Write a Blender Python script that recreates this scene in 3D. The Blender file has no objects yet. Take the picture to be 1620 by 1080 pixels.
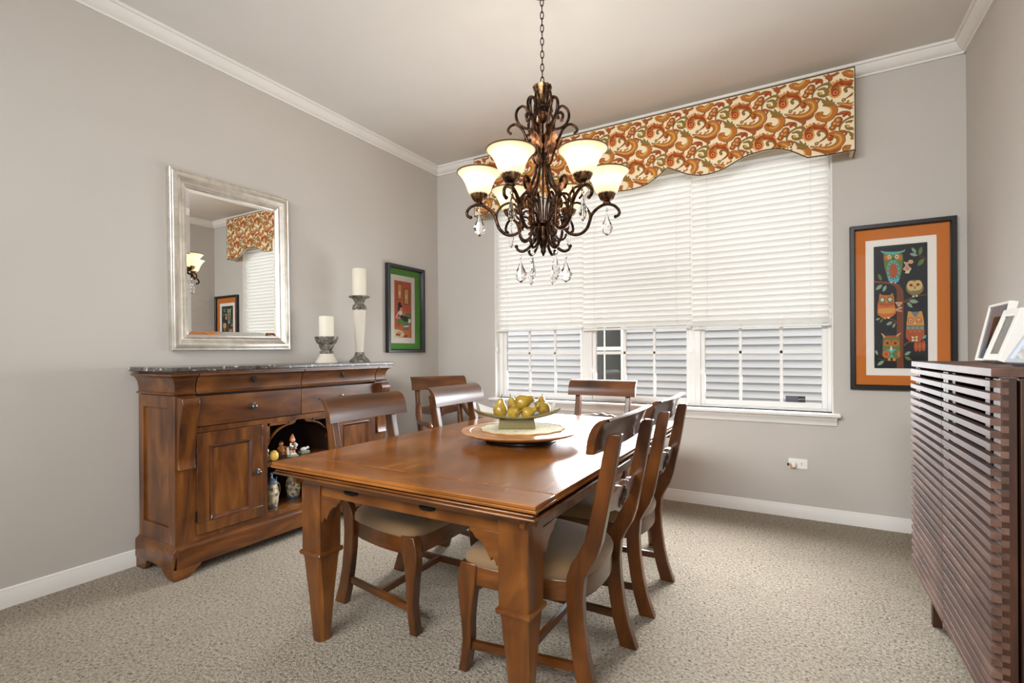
import bpy, bmesh, math, random
from mathutils import Vector, Matrix
PI = math.pi
random.seed(7)
S = bpy.context.scene
COL = S.collection

# ------------------------------------------------------------------ helpers
def NB(): return bmesh.new()

def face(bm, pts, m=0):
    f = bm.faces.new([bm.verts.new(p) for p in pts]); f.material_index = m; return f

def box(bm, x0, x1, y0, y1, z0, z1, m=0):
    v = [bm.verts.new(p) for p in ((x0,y0,z0),(x1,y0,z0),(x1,y1,z0),(x0,y1,z0),(x0,y0,z1),(x1,y0,z1),(x1,y1,z1),(x0,y1,z1))]
    for q in ((3,2,1,0),(4,5,6,7),(0,1,5,4),(1,2,6,5),(2,3,7,6),(3,0,4,7)):
        f = bm.faces.new([v[i] for i in q]); f.material_index = m

def to3(axis, a, p):
    if axis == 'x': return (a, p[0], p[1])
    if axis == 'y': return (p[0], a, p[1])
    return (p[0], p[1], a)

def prism(bm, pts, a0, a1, axis, m=0):
    A = [bm.verts.new(to3(axis, a0, p)) for p in pts]
    B = [bm.verts.new(to3(axis, a1, p)) for p in pts]
    n = len(pts)
    for f in (bm.faces.new(A), bm.faces.new(B[::-1])): f.material_index = m
    for i in range(n):
        f = bm.faces.new((A[i], B[i], B[(i+1) % n], A[(i+1) % n])); f.material_index = m

def lathe(bm, prof, c=(0,0,0), n=24, m=0, axis='z', flute=0, famp=0.0, mat=None):
    rings = []
    for r, z in prof:
        ring = []
        for i in range(n):
            a = 2*PI*i/n
            rr = max(r, 1e-4)
            if flute: rr *= 1 + famp*math.cos(flute*a)
            p = (rr*math.cos(a), rr*math.sin(a), z)
            if axis == 'x': p = (p[2], p[0], p[1])
            elif axis == 'y': p = (p[0], p[2], p[1])
            p = Vector(p)
            if mat: p = mat @ p
            ring.append(bm.verts.new(Vector(c) + p))
        rings.append(ring)
    for a, b in zip(rings, rings[1:]):
        for i in range(n):
            f = bm.faces.new((a[i], a[(i+1) % n], b[(i+1) % n], b[i])); f.material_index = m
    for ring in (rings[0], rings[-1]):
        f = bm.faces.new(ring); f.material_index = m

def catmull(P, k=6, closed=False):
    P = [Vector(p) for p in P]; n = len(P); out = []
    rng = range(n) if closed else range(n-1)
    for i in rng:
        p0 = P[(i-1) % n] if closed or i > 0 else P[0]*2-P[1]
        p1 = P[i]; p2 = P[(i+1) % n]
        p3 = P[(i+2) % n] if closed or i+2 < n else P[-1]*2-P[-2]
        for j in range(k):
            t = j/k
            out.append(0.5*((2*p1)+(p2-p0)*t+(2*p0-5*p1+4*p2-p3)*t*t+(3*p1-p0-3*p2+p3)*t**3))
    if not closed: out.append(P[-1])
    return out

def lerp_list(v, n):
    if not hasattr(v, '__len__'): return [v]*n
    out = []
    for i in range(n):
        t = i/(n-1)*(len(v)-1); k = min(int(t), len(v)-2); out.append(v[k]+(v[k+1]-v[k])*(t-k))
    return out

def tube(bm, pts, r, n=8, m=0, closed=False, flat=1.0):
    pts = [Vector(p) for p in pts]; N = len(pts); R = lerp_list(r, N)
    rings = []; up = None
    for i in range(N):
        if closed: t = pts[(i+1) % N]-pts[i-1]
        else: t = pts[min(i+1, N-1)]-pts[max(i-1, 0)]
        if t.length < 1e-9: t = Vector((0,0,1))
        t.normalize()
        if up is None:
            up = Vector((0,0,1)) if abs(t.z) < .9 else Vector((1,0,0))
        up = up - t*up.dot(t)
        if up.length < 1e-6: up = t.orthogonal()
        up.normalize(); s = t.cross(up)
        rings.append([bm.verts.new(pts[i]+(s*math.cos(2*PI*j/n)*flat+up*math.sin(2*PI*j/n))*R[i]) for j in range(n)])
    pairs = list(zip(rings, rings[1:]))
    if closed: pairs.append((rings[-1], rings[0]))
    for a, b in pairs:
        for j in range(n):
            f = bm.faces.new((a[j], a[(j+1) % n], b[(j+1) % n], b[j])); f.material_index = m
    if not closed:
        for g in (rings[0], rings[-1]):
            f = bm.faces.new(g); f.material_index = m

def ball(bm, c, r, m=0, seg=12, sc=(1,1,1), mat=None):
    M = Matrix.Translation(c)
    if mat: M = M @ mat
    M = M @ Matrix.Diagonal((r*sc[0], r*sc[1], r*sc[2], 1))
    k = bmesh.ops.create_uvsphere(bm, u_segments=seg, v_segments=max(6, seg*2//3), radius=1, matrix=M)
    for v in k['verts']:
        for f in v.link_faces: f.material_index = m

def loft(bm, rings, m=0, caps=True):
    V = [[bm.verts.new(p) for p in r] for r in rings]; n = len(V[0])
    for a, b in zip(V, V[1:]):
        for i in range(n):
            f = bm.faces.new((a[i], a[(i+1) % n], b[(i+1) % n], b[i])); f.material_index = m
    if caps:
        for r in (V[0], V[-1]):
            f = bm.faces.new(r); f.material_index = m

def obj(name, bm, mats, parent=None, bevel=0, loc=None, sharp=38, recalc=True, sub=0):
    if recalc: bmesh.ops.recalc_face_normals(bm, faces=bm.faces)
    me = bpy.data.meshes.new(name); bm.to_mesh(me); bm.free()
    for mm in (mats if isinstance(mats, (list, tuple)) else [mats]): me.materials.append(mm)
    me.polygons.foreach_set('use_smooth', [True]*len(me.polygons))
    me.set_sharp_from_angle(angle=math.radians(sharp))
    o = bpy.data.objects.new(name, me); COL.objects.link(o)
    if parent: o.parent = parent
    if loc: o.location = loc
    if bevel:
        b = o.modifiers.new('bevel', 'BEVEL'); b.width = bevel; b.segments = 2; b.limit_method = 'ANGLE'; b.angle_limit = math.radians(40)
    if sub:
        s = o.modifiers.new('sub', 'SUBSURF'); s.levels = sub; s.render_levels = sub
    return o

def thing(name, label, cat, loc=(0,0,0), rz=0, group=None):
    o = bpy.data.objects.new(name, None); COL.objects.link(o); o.empty_display_size = .05
    o.location = loc; o.rotation_euler = (0,0,rz)
    o['label'] = label; o['category'] = cat
    if group: o['group'] = group
    return o

def tag(o, label, cat, group=None, loc=None):
    o['label'] = label; o['category'] = cat
    if group: o['group'] = group
    return o

def struct(name, bm, m, **k):
    o = obj(name, bm, m, **k); o['kind'] = 'structure'; return o

def dup(o, parent=None, loc=None, rz=None, label=None, group=None):
    c = o.copy(); COL.objects.link(c)
    if parent: c.parent = parent
    if loc: c.location = loc
    if rz is not None: c.rotation_euler = (0,0,rz)
    if label: c['label'] = label
    if group: c['group'] = group
    for ch in list(o.children): dup(ch, c)
    return c

# ------------------------------------------------------------------ materials
def lin(h):
    if isinstance(h, str):
        h = h.lstrip('#'); c = [int(h[i:i+2], 16)/255 for i in (0,2,4)]
        return tuple(x/12.92 if x <= .04045 else ((x+.055)/1.055)**2.4 for x in c)+(1,)
    return tuple(h)+(1,)

def mat(name):
    m = bpy.data.materials.new(name); m.use_nodes = True
    nt = m.node_tree; b = nt.nodes['Principled BSDF']; return m, nt, b

def plain(name, col, rough=.5, metal=0, spec=.5, **k):
    m, nt, b = mat(name)
    b.inputs['Base Color'].default_value = lin(col); b.inputs['Roughness'].default_value = rough
    b.inputs['Metallic'].default_value = metal; b.inputs['Specular IOR Level'].default_value = spec
    for a, v in k.items(): b.inputs[a.replace('_', ' ')].default_value = v
    return m

def coords(nt, scale, rnd=True):
    tc = nt.nodes.new('ShaderNodeTexCoord'); mp = nt.nodes.new('ShaderNodeMapping')
    mp.inputs['Scale'].default_value = scale
    nt.links.new(tc.outputs['Object'], mp.inputs['Vector'])
    if rnd:
        oi = nt.nodes.new('ShaderNodeObjectInfo'); mu = nt.nodes.new('ShaderNodeMath'); mu.operation = 'MULTIPLY'; mu.inputs[1].default_value = 37.0
        nt.links.new(oi.outputs['Random'], mu.inputs[0])
        cb = nt.nodes.new('ShaderNodeCombineXYZ')
        for i in range(3): nt.links.new(mu.outputs[0], cb.inputs[i])
        nt.links.new(cb.outputs[0], mp.inputs['Location'])
    return mp

def noise(nt, vec, scale, detail=4, rough=.55, dist=0):
    n = nt.nodes.new('ShaderNodeTexNoise'); n.inputs['Scale'].default_value = scale; n.inputs['Detail'].default_value = detail
    n.inputs['Roughness'].default_value = rough; n.inputs['Distortion'].default_value = dist
    nt.links.new(vec.outputs['Vector'], n.inputs['Vector']); return n

def ramp(nt, fac, stops):
    r = nt.nodes.new('ShaderNodeValToRGB'); e = r.color_ramp.elements
    while len(e) < len(stops): e.new(.5)
    for i, (p, c) in enumerate(stops): e[i].position = p; e[i].color = lin(c)
    nt.links.new(fac, r.inputs['Fac']); return r

def mixc(nt, a, b, fac, mode='MULTIPLY'):
    x = nt.nodes.new('ShaderNodeMix'); x.data_type = 'RGBA'; x.blend_type = mode
    x.inputs['Factor'].default_value = fac
    nt.links.new(a, x.inputs[6]); nt.links.new(b, x.inputs[7]); return x

def bump(nt, b, h, strength, dist):
    bp = nt.nodes.new('ShaderNodeBump'); bp.inputs['Strength'].default_value = strength; bp.inputs['Distance'].default_value = dist
    nt.links.new(h, bp.inputs['Height']); nt.links.new(bp.outputs['Normal'], b.inputs['Normal'])

def wood(name, axis, dark, midc, light, rough=.3, coat=.3, grain=1.0, bs=.06, fine=.6):
    m, nt, b = mat(name)
    s = [6, 6, 6]; s['xyz'.index(axis)] = 1.5
    mp = coords(nt, s)
    n1 = noise(nt, mp, 1.6*grain, 5, .55, .8)
    r = ramp(nt, n1.outputs['Fac'], ((.30, dark), (.50, midc), (.72, light)))
    s2 = [70, 70, 70]; s2['xyz'.index(axis)] = 3.5
    mp2 = coords(nt, s2); n2 = noise(nt, mp2, 1.2*grain, 3, .6, .2)
    r2 = ramp(nt, n2.outputs['Fac'], ((.35, (.80,.77,.74)), (.62, (1,1,1))))
    mp3 = coords(nt, (2.2,2.2,2.2)); n3 = noise(nt, mp3, 1.8, 2, .5, .4)      # blotchy stain
    r3 = ramp(nt, n3.outputs['Fac'], ((.30, (.55,.48,.42)), (.60, (1,1,1))))
    x = mixc(nt, r.outputs['Color'], r2.outputs['Color'], fine); y = mixc(nt, x.outputs[2], r3.outputs['Color'], .7)
    nt.links.new(y.outputs[2], b.inputs['Base Color'])
    b.inputs['Roughness'].default_value = rough
    b.inputs['Coat Weight'].default_value = coat; b.inputs['Coat Roughness'].default_value = rough*.7
    bump(nt, b, n2.outputs['Fac'], bs, .002)
    return m

CH = ('#42210a', '#6a3b11', '#8e5822')
cher = {a: wood('cherry_wood_'+a, a, *CH, rough=.32) for a in 'xyz'}
TB = ('#734217', '#865020', '#995f2b')
topw = {a: wood('table_wood_'+a, a, *TB, rough=.2, coat=.0, bs=0, fine=.2) for a in 'xy'}
CR = ('#3c1e06', '#5b310c', '#794517')
chair = {a: wood('chair_wood_'+a, a, *CR, rough=.3, coat=.4) for a in 'xyz'}
WN = ('#4a2f20', '#664637', '#805e4e')  # walnut lightened in colour to stand in for window sheen on the slats
waln = {a: wood('sheen_walnut_'+a, a, *WN, rough=.6, coat=0) for a in 'xy'}
waln['z'] = wood('dark_walnut_wood', 'z', '#2e170a', '#462511', '#5b351e', rough=.5, coat=0)
for _m in list(waln.values()): _m.node_tree.nodes['Principled BSDF'].inputs['Specular IOR Level'].default_value = .6
susan_w = wood('acacia_wood', 'x', '#8a4f25', '#b97f48', '#d6a36c', rough=.35, coat=.2)
for _m in list(topw.values()): _m.node_tree.nodes['Principled BSDF'].inputs['Specular IOR Level'].default_value = .36
dark_in = plain('gap_shade_black', '#0d0704', 1, 0, 0)  # black that puts the shade of gaps into the colour
bronze = plain('dark_bronze', '#6a625a', .34, .85)
iron = plain('blackened_iron', '#1d1a17', .5, .7)

def paint(name, col, rough=.75, bs=.05, sc=220):
    m, nt, b = mat(name)
    mp = coords(nt, (1,1,1), False); n = noise(nt, mp, sc, 2); n2 = noise(nt, mp, 2.0, 2)
    r = ramp(nt, n2.outputs['Fac'], ((.3, tuple(c*.965 for c in lin(col)[:3])), (.7, col)))
    nt.links.new(r.outputs['Color'], b.inputs['Base Color'])
    b.inputs['Roughness'].default_value = rough; b.inputs['Specular IOR Level'].default_value = .25
    bump(nt, b, n.outputs['Fac'], bs, .002); return m
wallp = paint('greige_wall_paint', '#c4bdb5')
ceilp = paint('ceiling_paint', '#e6e2dd', .9)
trimp = paint('white_trim_paint', '#e9e5df', .4, .01)
vinyl = paint('white_vinyl', '#eeece8', .55, .01)

def carpet_mat():
    m, nt, b = mat('beige_carpet')
    mp = coords(nt, (1,1,1), False)
    n1 = noise(nt, mp, 84, 4, .62, .3); n2 = noise(nt, mp, 2.4, 4, .6); n4 = noise(nt, mp, 230, 2, .6)
    r = ramp(nt, n1.outputs['Fac'], ((.33, '#6f5f4b'), (.42, '#bfae96'), (.54, '#dacbb6'), (.70, '#efe4d3')))
    r2 = ramp(nt, n2.outputs['Fac'], ((.3, (.84,.82,.80)), (.68, (1,1,1)))); r4 = ramp(nt, n4.outputs['Fac'], ((.38, (.58,.55,.51)), (.55, (1,1,1))))
    x = mixc(nt, r.outputs['Color'], r2.outputs['Color'], .8); y = mixc(nt, x.outputs[2], r4.outputs['Color'], .8)
    nt.links.new(y.outputs[2], b.inputs['Base Color']); b.inputs['Roughness'].default_value = .95
    b.inputs['Specular IOR Level'].default_value = .1; b.inputs['Sheen Weight'].default_value = .15
    ad = nt.nodes.new('ShaderNodeMath'); ad.operation = 'ADD'; ml = nt.nodes.new('ShaderNodeMath'); ml.operation = 'MULTIPLY'; ml.inputs[1].default_value = .3
    nt.links.new(n4.outputs['Fac'], ml.inputs[0]); nt.links.new(n1.outputs['Fac'], ad.inputs[0]); nt.links.new(ml.outputs[0], ad.inputs[1])
    bump(nt, b, ad.outputs[0], 1.0, .04); return m
carpet = carpet_mat()

def fabric(name, col, sc=700, rough=.9, amt=.12):
    m, nt, b = mat(name); mp = coords(nt, (1,1,1), False)
    n = noise(nt, mp, sc, 2, .6); c = lin(col)[:3]
    r = ramp(nt, n.outputs['Fac'], ((.3, tuple(x*(1-amt) for x in c)), (.7, tuple(min(1, x*(1+amt)) for x in c))))
    nt.links.new(r.outputs['Color'], b.inputs['Base Color']); b.inputs['Roughness'].default_value = rough
    b.inputs['Sheen Weight'].default_value = .2; b.inputs['Specular IOR Level'].default_value = .2
    bump(nt, b, n.outputs['Fac'], .2, .001); return m
seatf = fabric('taupe_seat_fabric', '#7d6244')

def marble_mat():
    m, nt, b = mat('grey_marble'); mp = coords(nt, (1,1,1), False)
    n = noise(nt, mp, 9, 8, .7, 2.5); n2 = noise(nt, mp, 60, 3, .6)
    r = ramp(nt, n.outputs['Fac'], ((.34, '#241f1d'), (.46, '#5d5650'), (.56, '#3a3532'), (.66, '#d8d0c8'), (.72, '#4a4541')))
    nt.links.new(r.outputs['Color'], b.inputs['Base Color']); b.inputs['Roughness'].default_value = .16; return m
marble = marble_mat()

def silver_mat():
    m, nt, b = mat('brushed_silver_leaf'); mp = coords(nt, (1,1,1), False)
    n = noise(nt, mp, 12, 4, .6, .6)
    r = ramp(nt, n.outputs['Fac'], ((.3, '#c6bfb3'), (.65, '#e0dad0')))
    nt.links.new(r.outputs['Color'], b.inputs['Base Color']); b.inputs['Metallic'].default_value = .75; b.inputs['Roughness'].default_value = .33; return m
silver = silver_mat()
mirror_m = plain('mirror_glass', (.92,.93,.92), .0, 1)

def pane_mat(name='window_glass', ref=1.0):
    m = bpy.data.materials.new(name); m.use_nodes = True; nt = m.node_tree; nt.nodes.clear()
    o = nt.nodes.new('ShaderNodeOutputMaterial'); t = nt.nodes.new('ShaderNodeBsdfTransparent'); g = nt.nodes.new('ShaderNodeBsdfGlossy')
    g.inputs['Roughness'].default_value = .02; f = nt.nodes.new('ShaderNodeFresnel'); f.inputs['IOR'].default_value = 1.4
    t.inputs['Color'].default_value = (.96,.97,.97,1)
    x = nt.nodes.new('ShaderNodeMixShader'); nt.links.new(f.outputs[0], x.inputs[0]); nt.links.new(t.outputs[0], x.inputs[1]); nt.links.new(g.outputs[0], x.inputs[2])
    nt.links.new(x.outputs[0], o.inputs['Surface']); return m
pane = pane_mat()

def crystal_mat():
    m, nt, b = mat('clear_crystal'); b.inputs['Base Color'].default_value = (1,1,1,1); b.inputs['Roughness'].default_value = 0
    b.inputs['Transmission Weight'].default_value = 1; b.inputs['IOR'].default_value = 1.55; return m
crystal_m = crystal_mat()

def transl(name, col, fac, rough=.5, tcol=None):
    m = bpy.data.materials.new(name); m.use_nodes = True; nt = m.node_tree; b = nt.nodes['Principled BSDF']; o = nt.nodes['Material Output']
    b.inputs['Base Color'].default_value = lin(col); b.inputs['Roughness'].default_value = rough
    t = nt.nodes.new('ShaderNodeBsdfTranslucent'); t.inputs['Color'].default_value = lin(tcol or col)
    x = nt.nodes.new('ShaderNodeMixShader'); x.inputs[0].default_value = fac
    nt.links.new(b.outputs[0], x.inputs[1]); nt.links.new(t.outputs[0], x.inputs[2]); nt.links.new(x.outputs[0], o.inputs['Surface']); return m
slat_m = transl('white_blind_slat', '#f6f5f2', .5, .45)
shade_m = transl('alabaster_glass', '#f6e6cc', .5, .3, '#cdb48f')
wax = transl('ivory_wax', '#ece5d3', .15, .55)
wax.node_tree.nodes['Principled BSDF'].inputs['Subsurface Weight'].default_value = .2

def metal_mat(name, a, c, rough):
    m, nt, b = mat(name); mp = coords(nt, (1,1,1)); n = noise(nt, mp, 38, 3, .6)
    r = ramp(nt, n.outputs['Fac'], ((.38, a), (.66, c)))
    nt.links.new(r.outputs['Color'], b.inputs['Base Color']); b.inputs['Metallic'].default_value = .9; b.inputs['Roughness'].default_value = rough; return m
chm = metal_mat('aged_bronze', '#1c1511', '#5a3d2a', .34)
copper = metal_mat('copper_leaf', '#5c3a26', '#c9946c', .32)
cupm = metal_mat('antique_gold_bronze', '#2e2017', '#94704c', .33)
bulb_m = bpy.data.materials.new('lit_bulb'); bulb_m.use_nodes = True
_b = bulb_m.node_tree.nodes['Principled BSDF']; _b.inputs['Emission Color'].default_value = (1,.86,.66,1); _b.inputs['Emission Strength'].default_value = 6

FL = {}
def flat(col, rough=.55):
    if col not in FL: FL[col] = plain('print_'+col.strip('#'), col, rough, 0, .3)
    return FL[col]
BULB_W, SKY, SIDE_FILL, REAR_FILL, WINW, DOWN, BLW, EXPO = 1.8, 2.8, 20.0, 112.0, 32.0, 42.0, 9.6, 0.22
# ------------------------------------------------------------------ camera
YAW, ROLL, F = math.radians(-30.087), math.radians(-.351), 781.9
fw = Vector((math.sin(YAW), math.cos(YAW), 0)); r0 = Vector((math.cos(YAW), -math.sin(YAW), 0)); u0 = Vector((0,0,1))
rt = r0*math.cos(ROLL)+u0*math.sin(ROLL); up = -r0*math.sin(ROLL)+u0*math.cos(ROLL)
cam = bpy.data.cameras.new('camera'); co = bpy.data.objects.new('camera', cam); COL.objects.link(co)
cam.sensor_width = 36; cam.lens = F/1620*36; cam.shift_y = 18/1620; cam.clip_start = .05
co.matrix_world = Matrix(((rt.x,up.x,-fw.x,3.188),(rt.y,up.y,-fw.y,-3.998),(rt.z,up.z,-fw.z,1.165),(0,0,0,1)))
S.camera = co

# ------------------------------------------------------------------ room shell
W, CZ, YF = 4.081, 3.05, -7.4
OX0, OX1, OZ0, OZ1, WT = .687, 3.393, .742, 2.62, .16
bm = NB(); box(bm, -.3, W+.3, YF-.2, .2, -.12, 0); fl = struct('floor', bm, carpet)
bm = NB(); box(bm, -.3, W+.3, YF-.2, .2, CZ, CZ+.15); struct('ceiling', bm, ceilp)
bm = NB(); box(bm, -.15, 0, YF, .16, 0, CZ); struct('wall_left', bm, wallp)
bm = NB(); box(bm, W, W+.15, YF, .16, 0, CZ); struct('wall_right', bm, wallp)
bm = NB()
box(bm, 0, OX0, 0, WT, 0, CZ); box(bm, OX1, W, 0, WT, 0, CZ); box(bm, OX0, OX1, 0, WT, 0, OZ0); box(bm, OX0, OX1, 0, WT, OZ1, CZ)
struct('wall_back', bm, wallp)
bm = NB()
box(bm, 0, W, YF-.15, YF, 0, CZ)
struct('wall_front', bm, wallp)
BB = ((0,0),(.014,0),(.014,.068),(.009,.077),(.009,.084),(.004,.09),(0,.09))
bm = NB(); prism(bm, BB, YF, 0, 'y'); struct('baseboard_left', bm, trimp)
bm = NB(); prism(bm, [(W-d, z) for d, z in BB], YF, 0, 'y'); struct('baseboard_right', bm, trimp)
bm = NB(); prism(bm, [(-d, z) for d, z in BB], 0, W, 'x'); struct('baseboard_back', bm, trimp)
CRN = ((0,2.972),(.012,2.972),(.014,2.983),(.022,2.987),(.030,2.992),(.044,3.006),(.053,3.024),(.056,3.033),(.066,3.035),(.070,3.05),(0,3.05))
bm = NB(); prism(bm, CRN, YF, 0, 'y'); struct('trim_1', bm, trimp)
bm = NB(); prism(bm, [(-d, z) for d, z in CRN], 0, W, 'x'); struct('trim_2', bm, trimp)
bm = NB(); prism(bm, [(W-d, z) for d, z in CRN], YF, 0, 'y'); struct('trim_3', bm, trimp)
# window reveal, sill and apron
bm = NB()
box(bm, OX0, OX0+.008, -.004, .13, OZ0, OZ1); box(bm, OX1-.008, OX1, -.004, .13, OZ0, OZ1); box(bm, OX0, OX1, -.004, .13, OZ1-.008, OZ1)
struct('trim_4', bm, trimp)
bm = NB(); prism(bm, ((.13,.742),(.13,.716),(-.062,.716),(-.069,.722),(-.069,.735),(-.062,.742)), .648, 3.43, 'x'); struct('trim_5', bm, trimp, bevel=.002)
bm = NB(); prism(bm, ((0,.716),(-.052,.716),(-.046,.705),(-.030,.690),(-.020,.676),(-.018,.668),(-.014,.656),(0,.656)), .668, 3.412, 'x'); struct('trim_6', bm, trimp)

# ------------------------------------------------------------------ windows
WIN = ((.695,.765,1.53,1.606,(1.010,1.272)), (1.606,1.667,2.42,2.49,(1.920,2.167)), (2.49,2.56,3.33,3.385,(2.81,3.081)))
def window(n, a0, g0, g1, a1, mx):
    t = bpy.data.objects.new('window_%d' % n, None); COL.objects.link(t); t['kind'] = 'structure'; t.location = ((a0+a1)/2, .1, OZ0)
    ox, oy, oz = t.location
    bm = NB()
    for x0, x1 in ((a0, g0-.032), (g1+.032, a1)): box(bm, x0-ox, x1-ox, -.035, .04, 0, OZ1-OZ0-.008)
    box(bm, g0-.032-ox, g1+.032-ox, -.035, .04, 0, .018); box(bm, g0-.032-ox, g1+.032-ox, -.035, .04, OZ1-OZ0-.05, OZ1-OZ0-.008)
    obj('window_frame', bm, vinyl, t, .002)
    for z0, z1, dy in ((.018, .96, 0), (.92, OZ1-OZ0-.05, .022)):
        bm = NB(); x0, x1 = g0-.032-ox, g1+.032-ox
        box(bm, x0, g0-ox, -.018+dy, .012+dy, z0, z1); box(bm, g1-ox, x1, -.018+dy, .012+dy, z0, z1)
        box(bm, g0-ox, g1-ox, -.018+dy, .012+dy, z0, z0+.036); box(bm, g0-ox, g1-ox, -.018+dy, .012+dy, z1-.036, z1)
        s = obj('sash', bm, vinyl, t, .003)
        bm = NB(); zz0, zz1 = z0+.036, z1-.036
        for x in mx: box(bm, x-.011-ox, x+.011-ox, -.012+dy, .004+dy, zz0, zz1)
        zs = (1.16-OZ0, 1.43-OZ0) if z0 < .5 else (1.98-OZ0, 2.28-OZ0)
        for z in zs: box(bm, g0-ox, g1-ox, -.012+dy, .004+dy, z-.013, z+.013)
        obj('grille', bm, vinyl, s, .003)
        bm = NB(); box(bm, g0-ox, g1-ox, .004+dy, .007+dy, zz0, zz1); obj('pane', bm, pane, s)
    return t
for i, w in enumerate(WIN): window(i+1, *w)
# warning sticker in the lower right pane
bm = NB(); box(bm, -.062, .062, -.0008, 0, 0, .046); st = obj('window_sticker', bm, plain('sticker_grey', '#56545c', .4))
st.location = (3.168, .1035, .797); tag(st, 'dark security sticker in the lower right corner of the right window pane', 'sticker')
bm = NB(); box(bm, .015, .058, -.0014, -.0008, .004, .042); obj('logo_panel', bm, plain('sticker_black', '#17161a', .4), st)
def text(body, size, loc, rot, m, parent, name='lettering', ext=.0003):
    c = bpy.data.curves.new(name, 'FONT'); c.body = body; c.size = size; c.extrude = ext
    o = bpy.data.objects.new(name+'_tmp', c); COL.objects.link(o)
    dg = bpy.context.evaluated_depsgraph_get(); dg.update(); me = bpy.data.meshes.new_from_object(o.evaluated_get(dg))
    bpy.data.objects.remove(o); bpy.data.curves.remove(c); me.materials.clear(); me.materials.append(m); me.name = name
    q = bpy.data.objects.new(name, me); COL.objects.link(q); q.parent = parent; q.location = loc; q.rotation_euler = rot; return q
text('JACO', .016, (.0175,-.0017,.018), (PI/2,0,0), plain('sticker_letters', '#b9b9bd', .5), st)
bm = NB()
for k, z in enumerate((.008,.016)):
    for x0, x1 in ((-.056,-.036),(-.033,-.012),(-.009,.008)): box(bm, x0+.003*k, x1, -.0014, -.0008, z, z+.003)
obj('small_print', bm, plain('sticker_print', '#33313a', .5), st)

# ------------------------------------------------------------------ blinds
def blind(x0, x1, zb, label, cord):
    t = thing('window_blind', label, 'blind', ((x0+x1)/2, .032, zb), 0, 'window blinds'); h = (x1-x0)/2
    zt = 2.56-zb; bm = NB(); p = .0435; n = int((zt-.04)/p); a = math.radians(46)
    for i in range(n):
        z = .045+i*p; c, s = math.cos(a)*.0255, math.sin(a)*.0255
        q = [(-c, z+s), (0, z+.0035), (c, z-s), (c, z-s-.003), (0, z), (-c, z+s-.003)]
        prism(bm, q, -h, h, 'x')
    obj('slat_stack', bm, slat_m, t)
    bm = NB(); box(bm, -h, h, -.026, .026, 0, .016); obj('bottom_rail', bm, vinyl, t, .003)
    bm = NB(); box(bm, -h, h, -.03, .028, zt, zt+.05); obj('headrail', bm, vinyl, t, .003)
    for x in (-h+.11, h-.11) if h < .45 else (-h+.1, 0, h-.1):
        bm = NB()
        for y in (-.0265, .0265): tube(bm, [(x,y,.008),(x,y,zt)], .0012, 5)
        obj('ladder_cord', bm, vinyl, t)
    if cord == 'loop':
        bm = NB(); tube(bm, [(-h-.004+.013*math.sin(k*PI/8), -.032, -.045+.042*math.cos(k*PI/8)) for k in range(16)], .0018, 6, closed=True); obj('cord_loop', bm, vinyl, t)
    else:
        x = h-.004 if cord == 'right' else -h+.006
        bm = NB(); tube(bm, [(x,-.036,zt),(x,-.036,-.13)], .0014, 6); lathe(bm, ((.003,-.13),(.007,-.16),(.0095,-.185),(.004,-.187)), (x,-.036,0), 10); obj('pull_cord', bm, vinyl, t)
    return t
blind(.700, 1.566, 1.368, 'white slatted blind half lowered over the left window, nearest the mirror wall', 'left')
blind(1.572, 2.472, 1.352, 'white slatted blind half lowered over the middle window, behind the chandelier', 'right')
blind(2.480, 3.374, 1.338, 'white slatted blind half lowered over the right window, beside the owl picture', 'loop')

# ------------------------------------------------------------------ valance
VX0, VX1, VZT = .56, 3.51, 2.985
half = [(3.51,2.453),(3.388,2.450),(3.25,2.456),(3.219,2.475),(3.185,2.500),(3.146,2.524),(3.105,2.543),(3.064,2.554),(3.02,2.559),(2.98,2.559),(2.901,2.549),(2.86,2.538),(2.821,2.522),(2.78,2.503),(2.739,2.484),(2.70,2.473),(2.663,2.467),(2.615,2.462),(2.569,2.464),(2.525,2.474),(2.481,2.489),(2.445,2.506),(2.409,2.527),(2.37,2.548),(2.335,2.566),(2.30,2.540),(2.26,2.513),(2.22,2.488),(2.183,2.469),(2.125,2.454),(2.08,2.449),(2.035,2.448)]
low = half+[(4.07-x, z) for x, z in half[-2::-1]]
outline = low+[(VX0,VZT),(VX1,VZT)]
def inside(x, z):
    if not (VX0+.004 < x < VX1-.004 and z < VZT-.004): return False
    c = False; n = len(outline); j = n-1
    for i in range(n):
        xi, zi = outline[i]; xj, zj = outline[j]
        if (zi > z) != (zj > z) and x < (xj-xi)*(z-zi)/(zj-zi)+xi: c = not c
        j = i
    return c
val = thing('window_valance', 'upholstered cornice valance in cream and rust paisley scroll fabric above the windows', 'valance', (2.035,-.15,2.448))
vo = Vector((2.035,-.15,2.448))
VM = [fabric('cream_valance_fabric', '#ead7b4'), fabric('pattern_outline', '#56341a'), fabric('pattern_orange', '#b26c2e'), fabric('pattern_red', '#9c3d20'), fabric('pattern_halo', '#d2924f'), fabric('pattern_olive', '#866d36'), fabric('pattern_rust', '#9c572d'), fabric('pattern_gold', '#cb9a50')]
bm = NB(); prism(bm, [(x-vo.x, z-vo.z) for x, z in outline], 0, .02, 'y')
VN = [0]
def vput(pts, m, lay):
    cx = sum(p[0] for p in pts)/len(pts); cz = sum(p[1] for p in pts)/len(pts)
    if not all(inside(p[0], p[1]) for p in pts) : return
    face(bm, [(p[0]-vo.x, -.0004-.0003*lay-4e-6*(VN[0] % 60), p[1]-vo.z) for p in pts], m)
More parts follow.
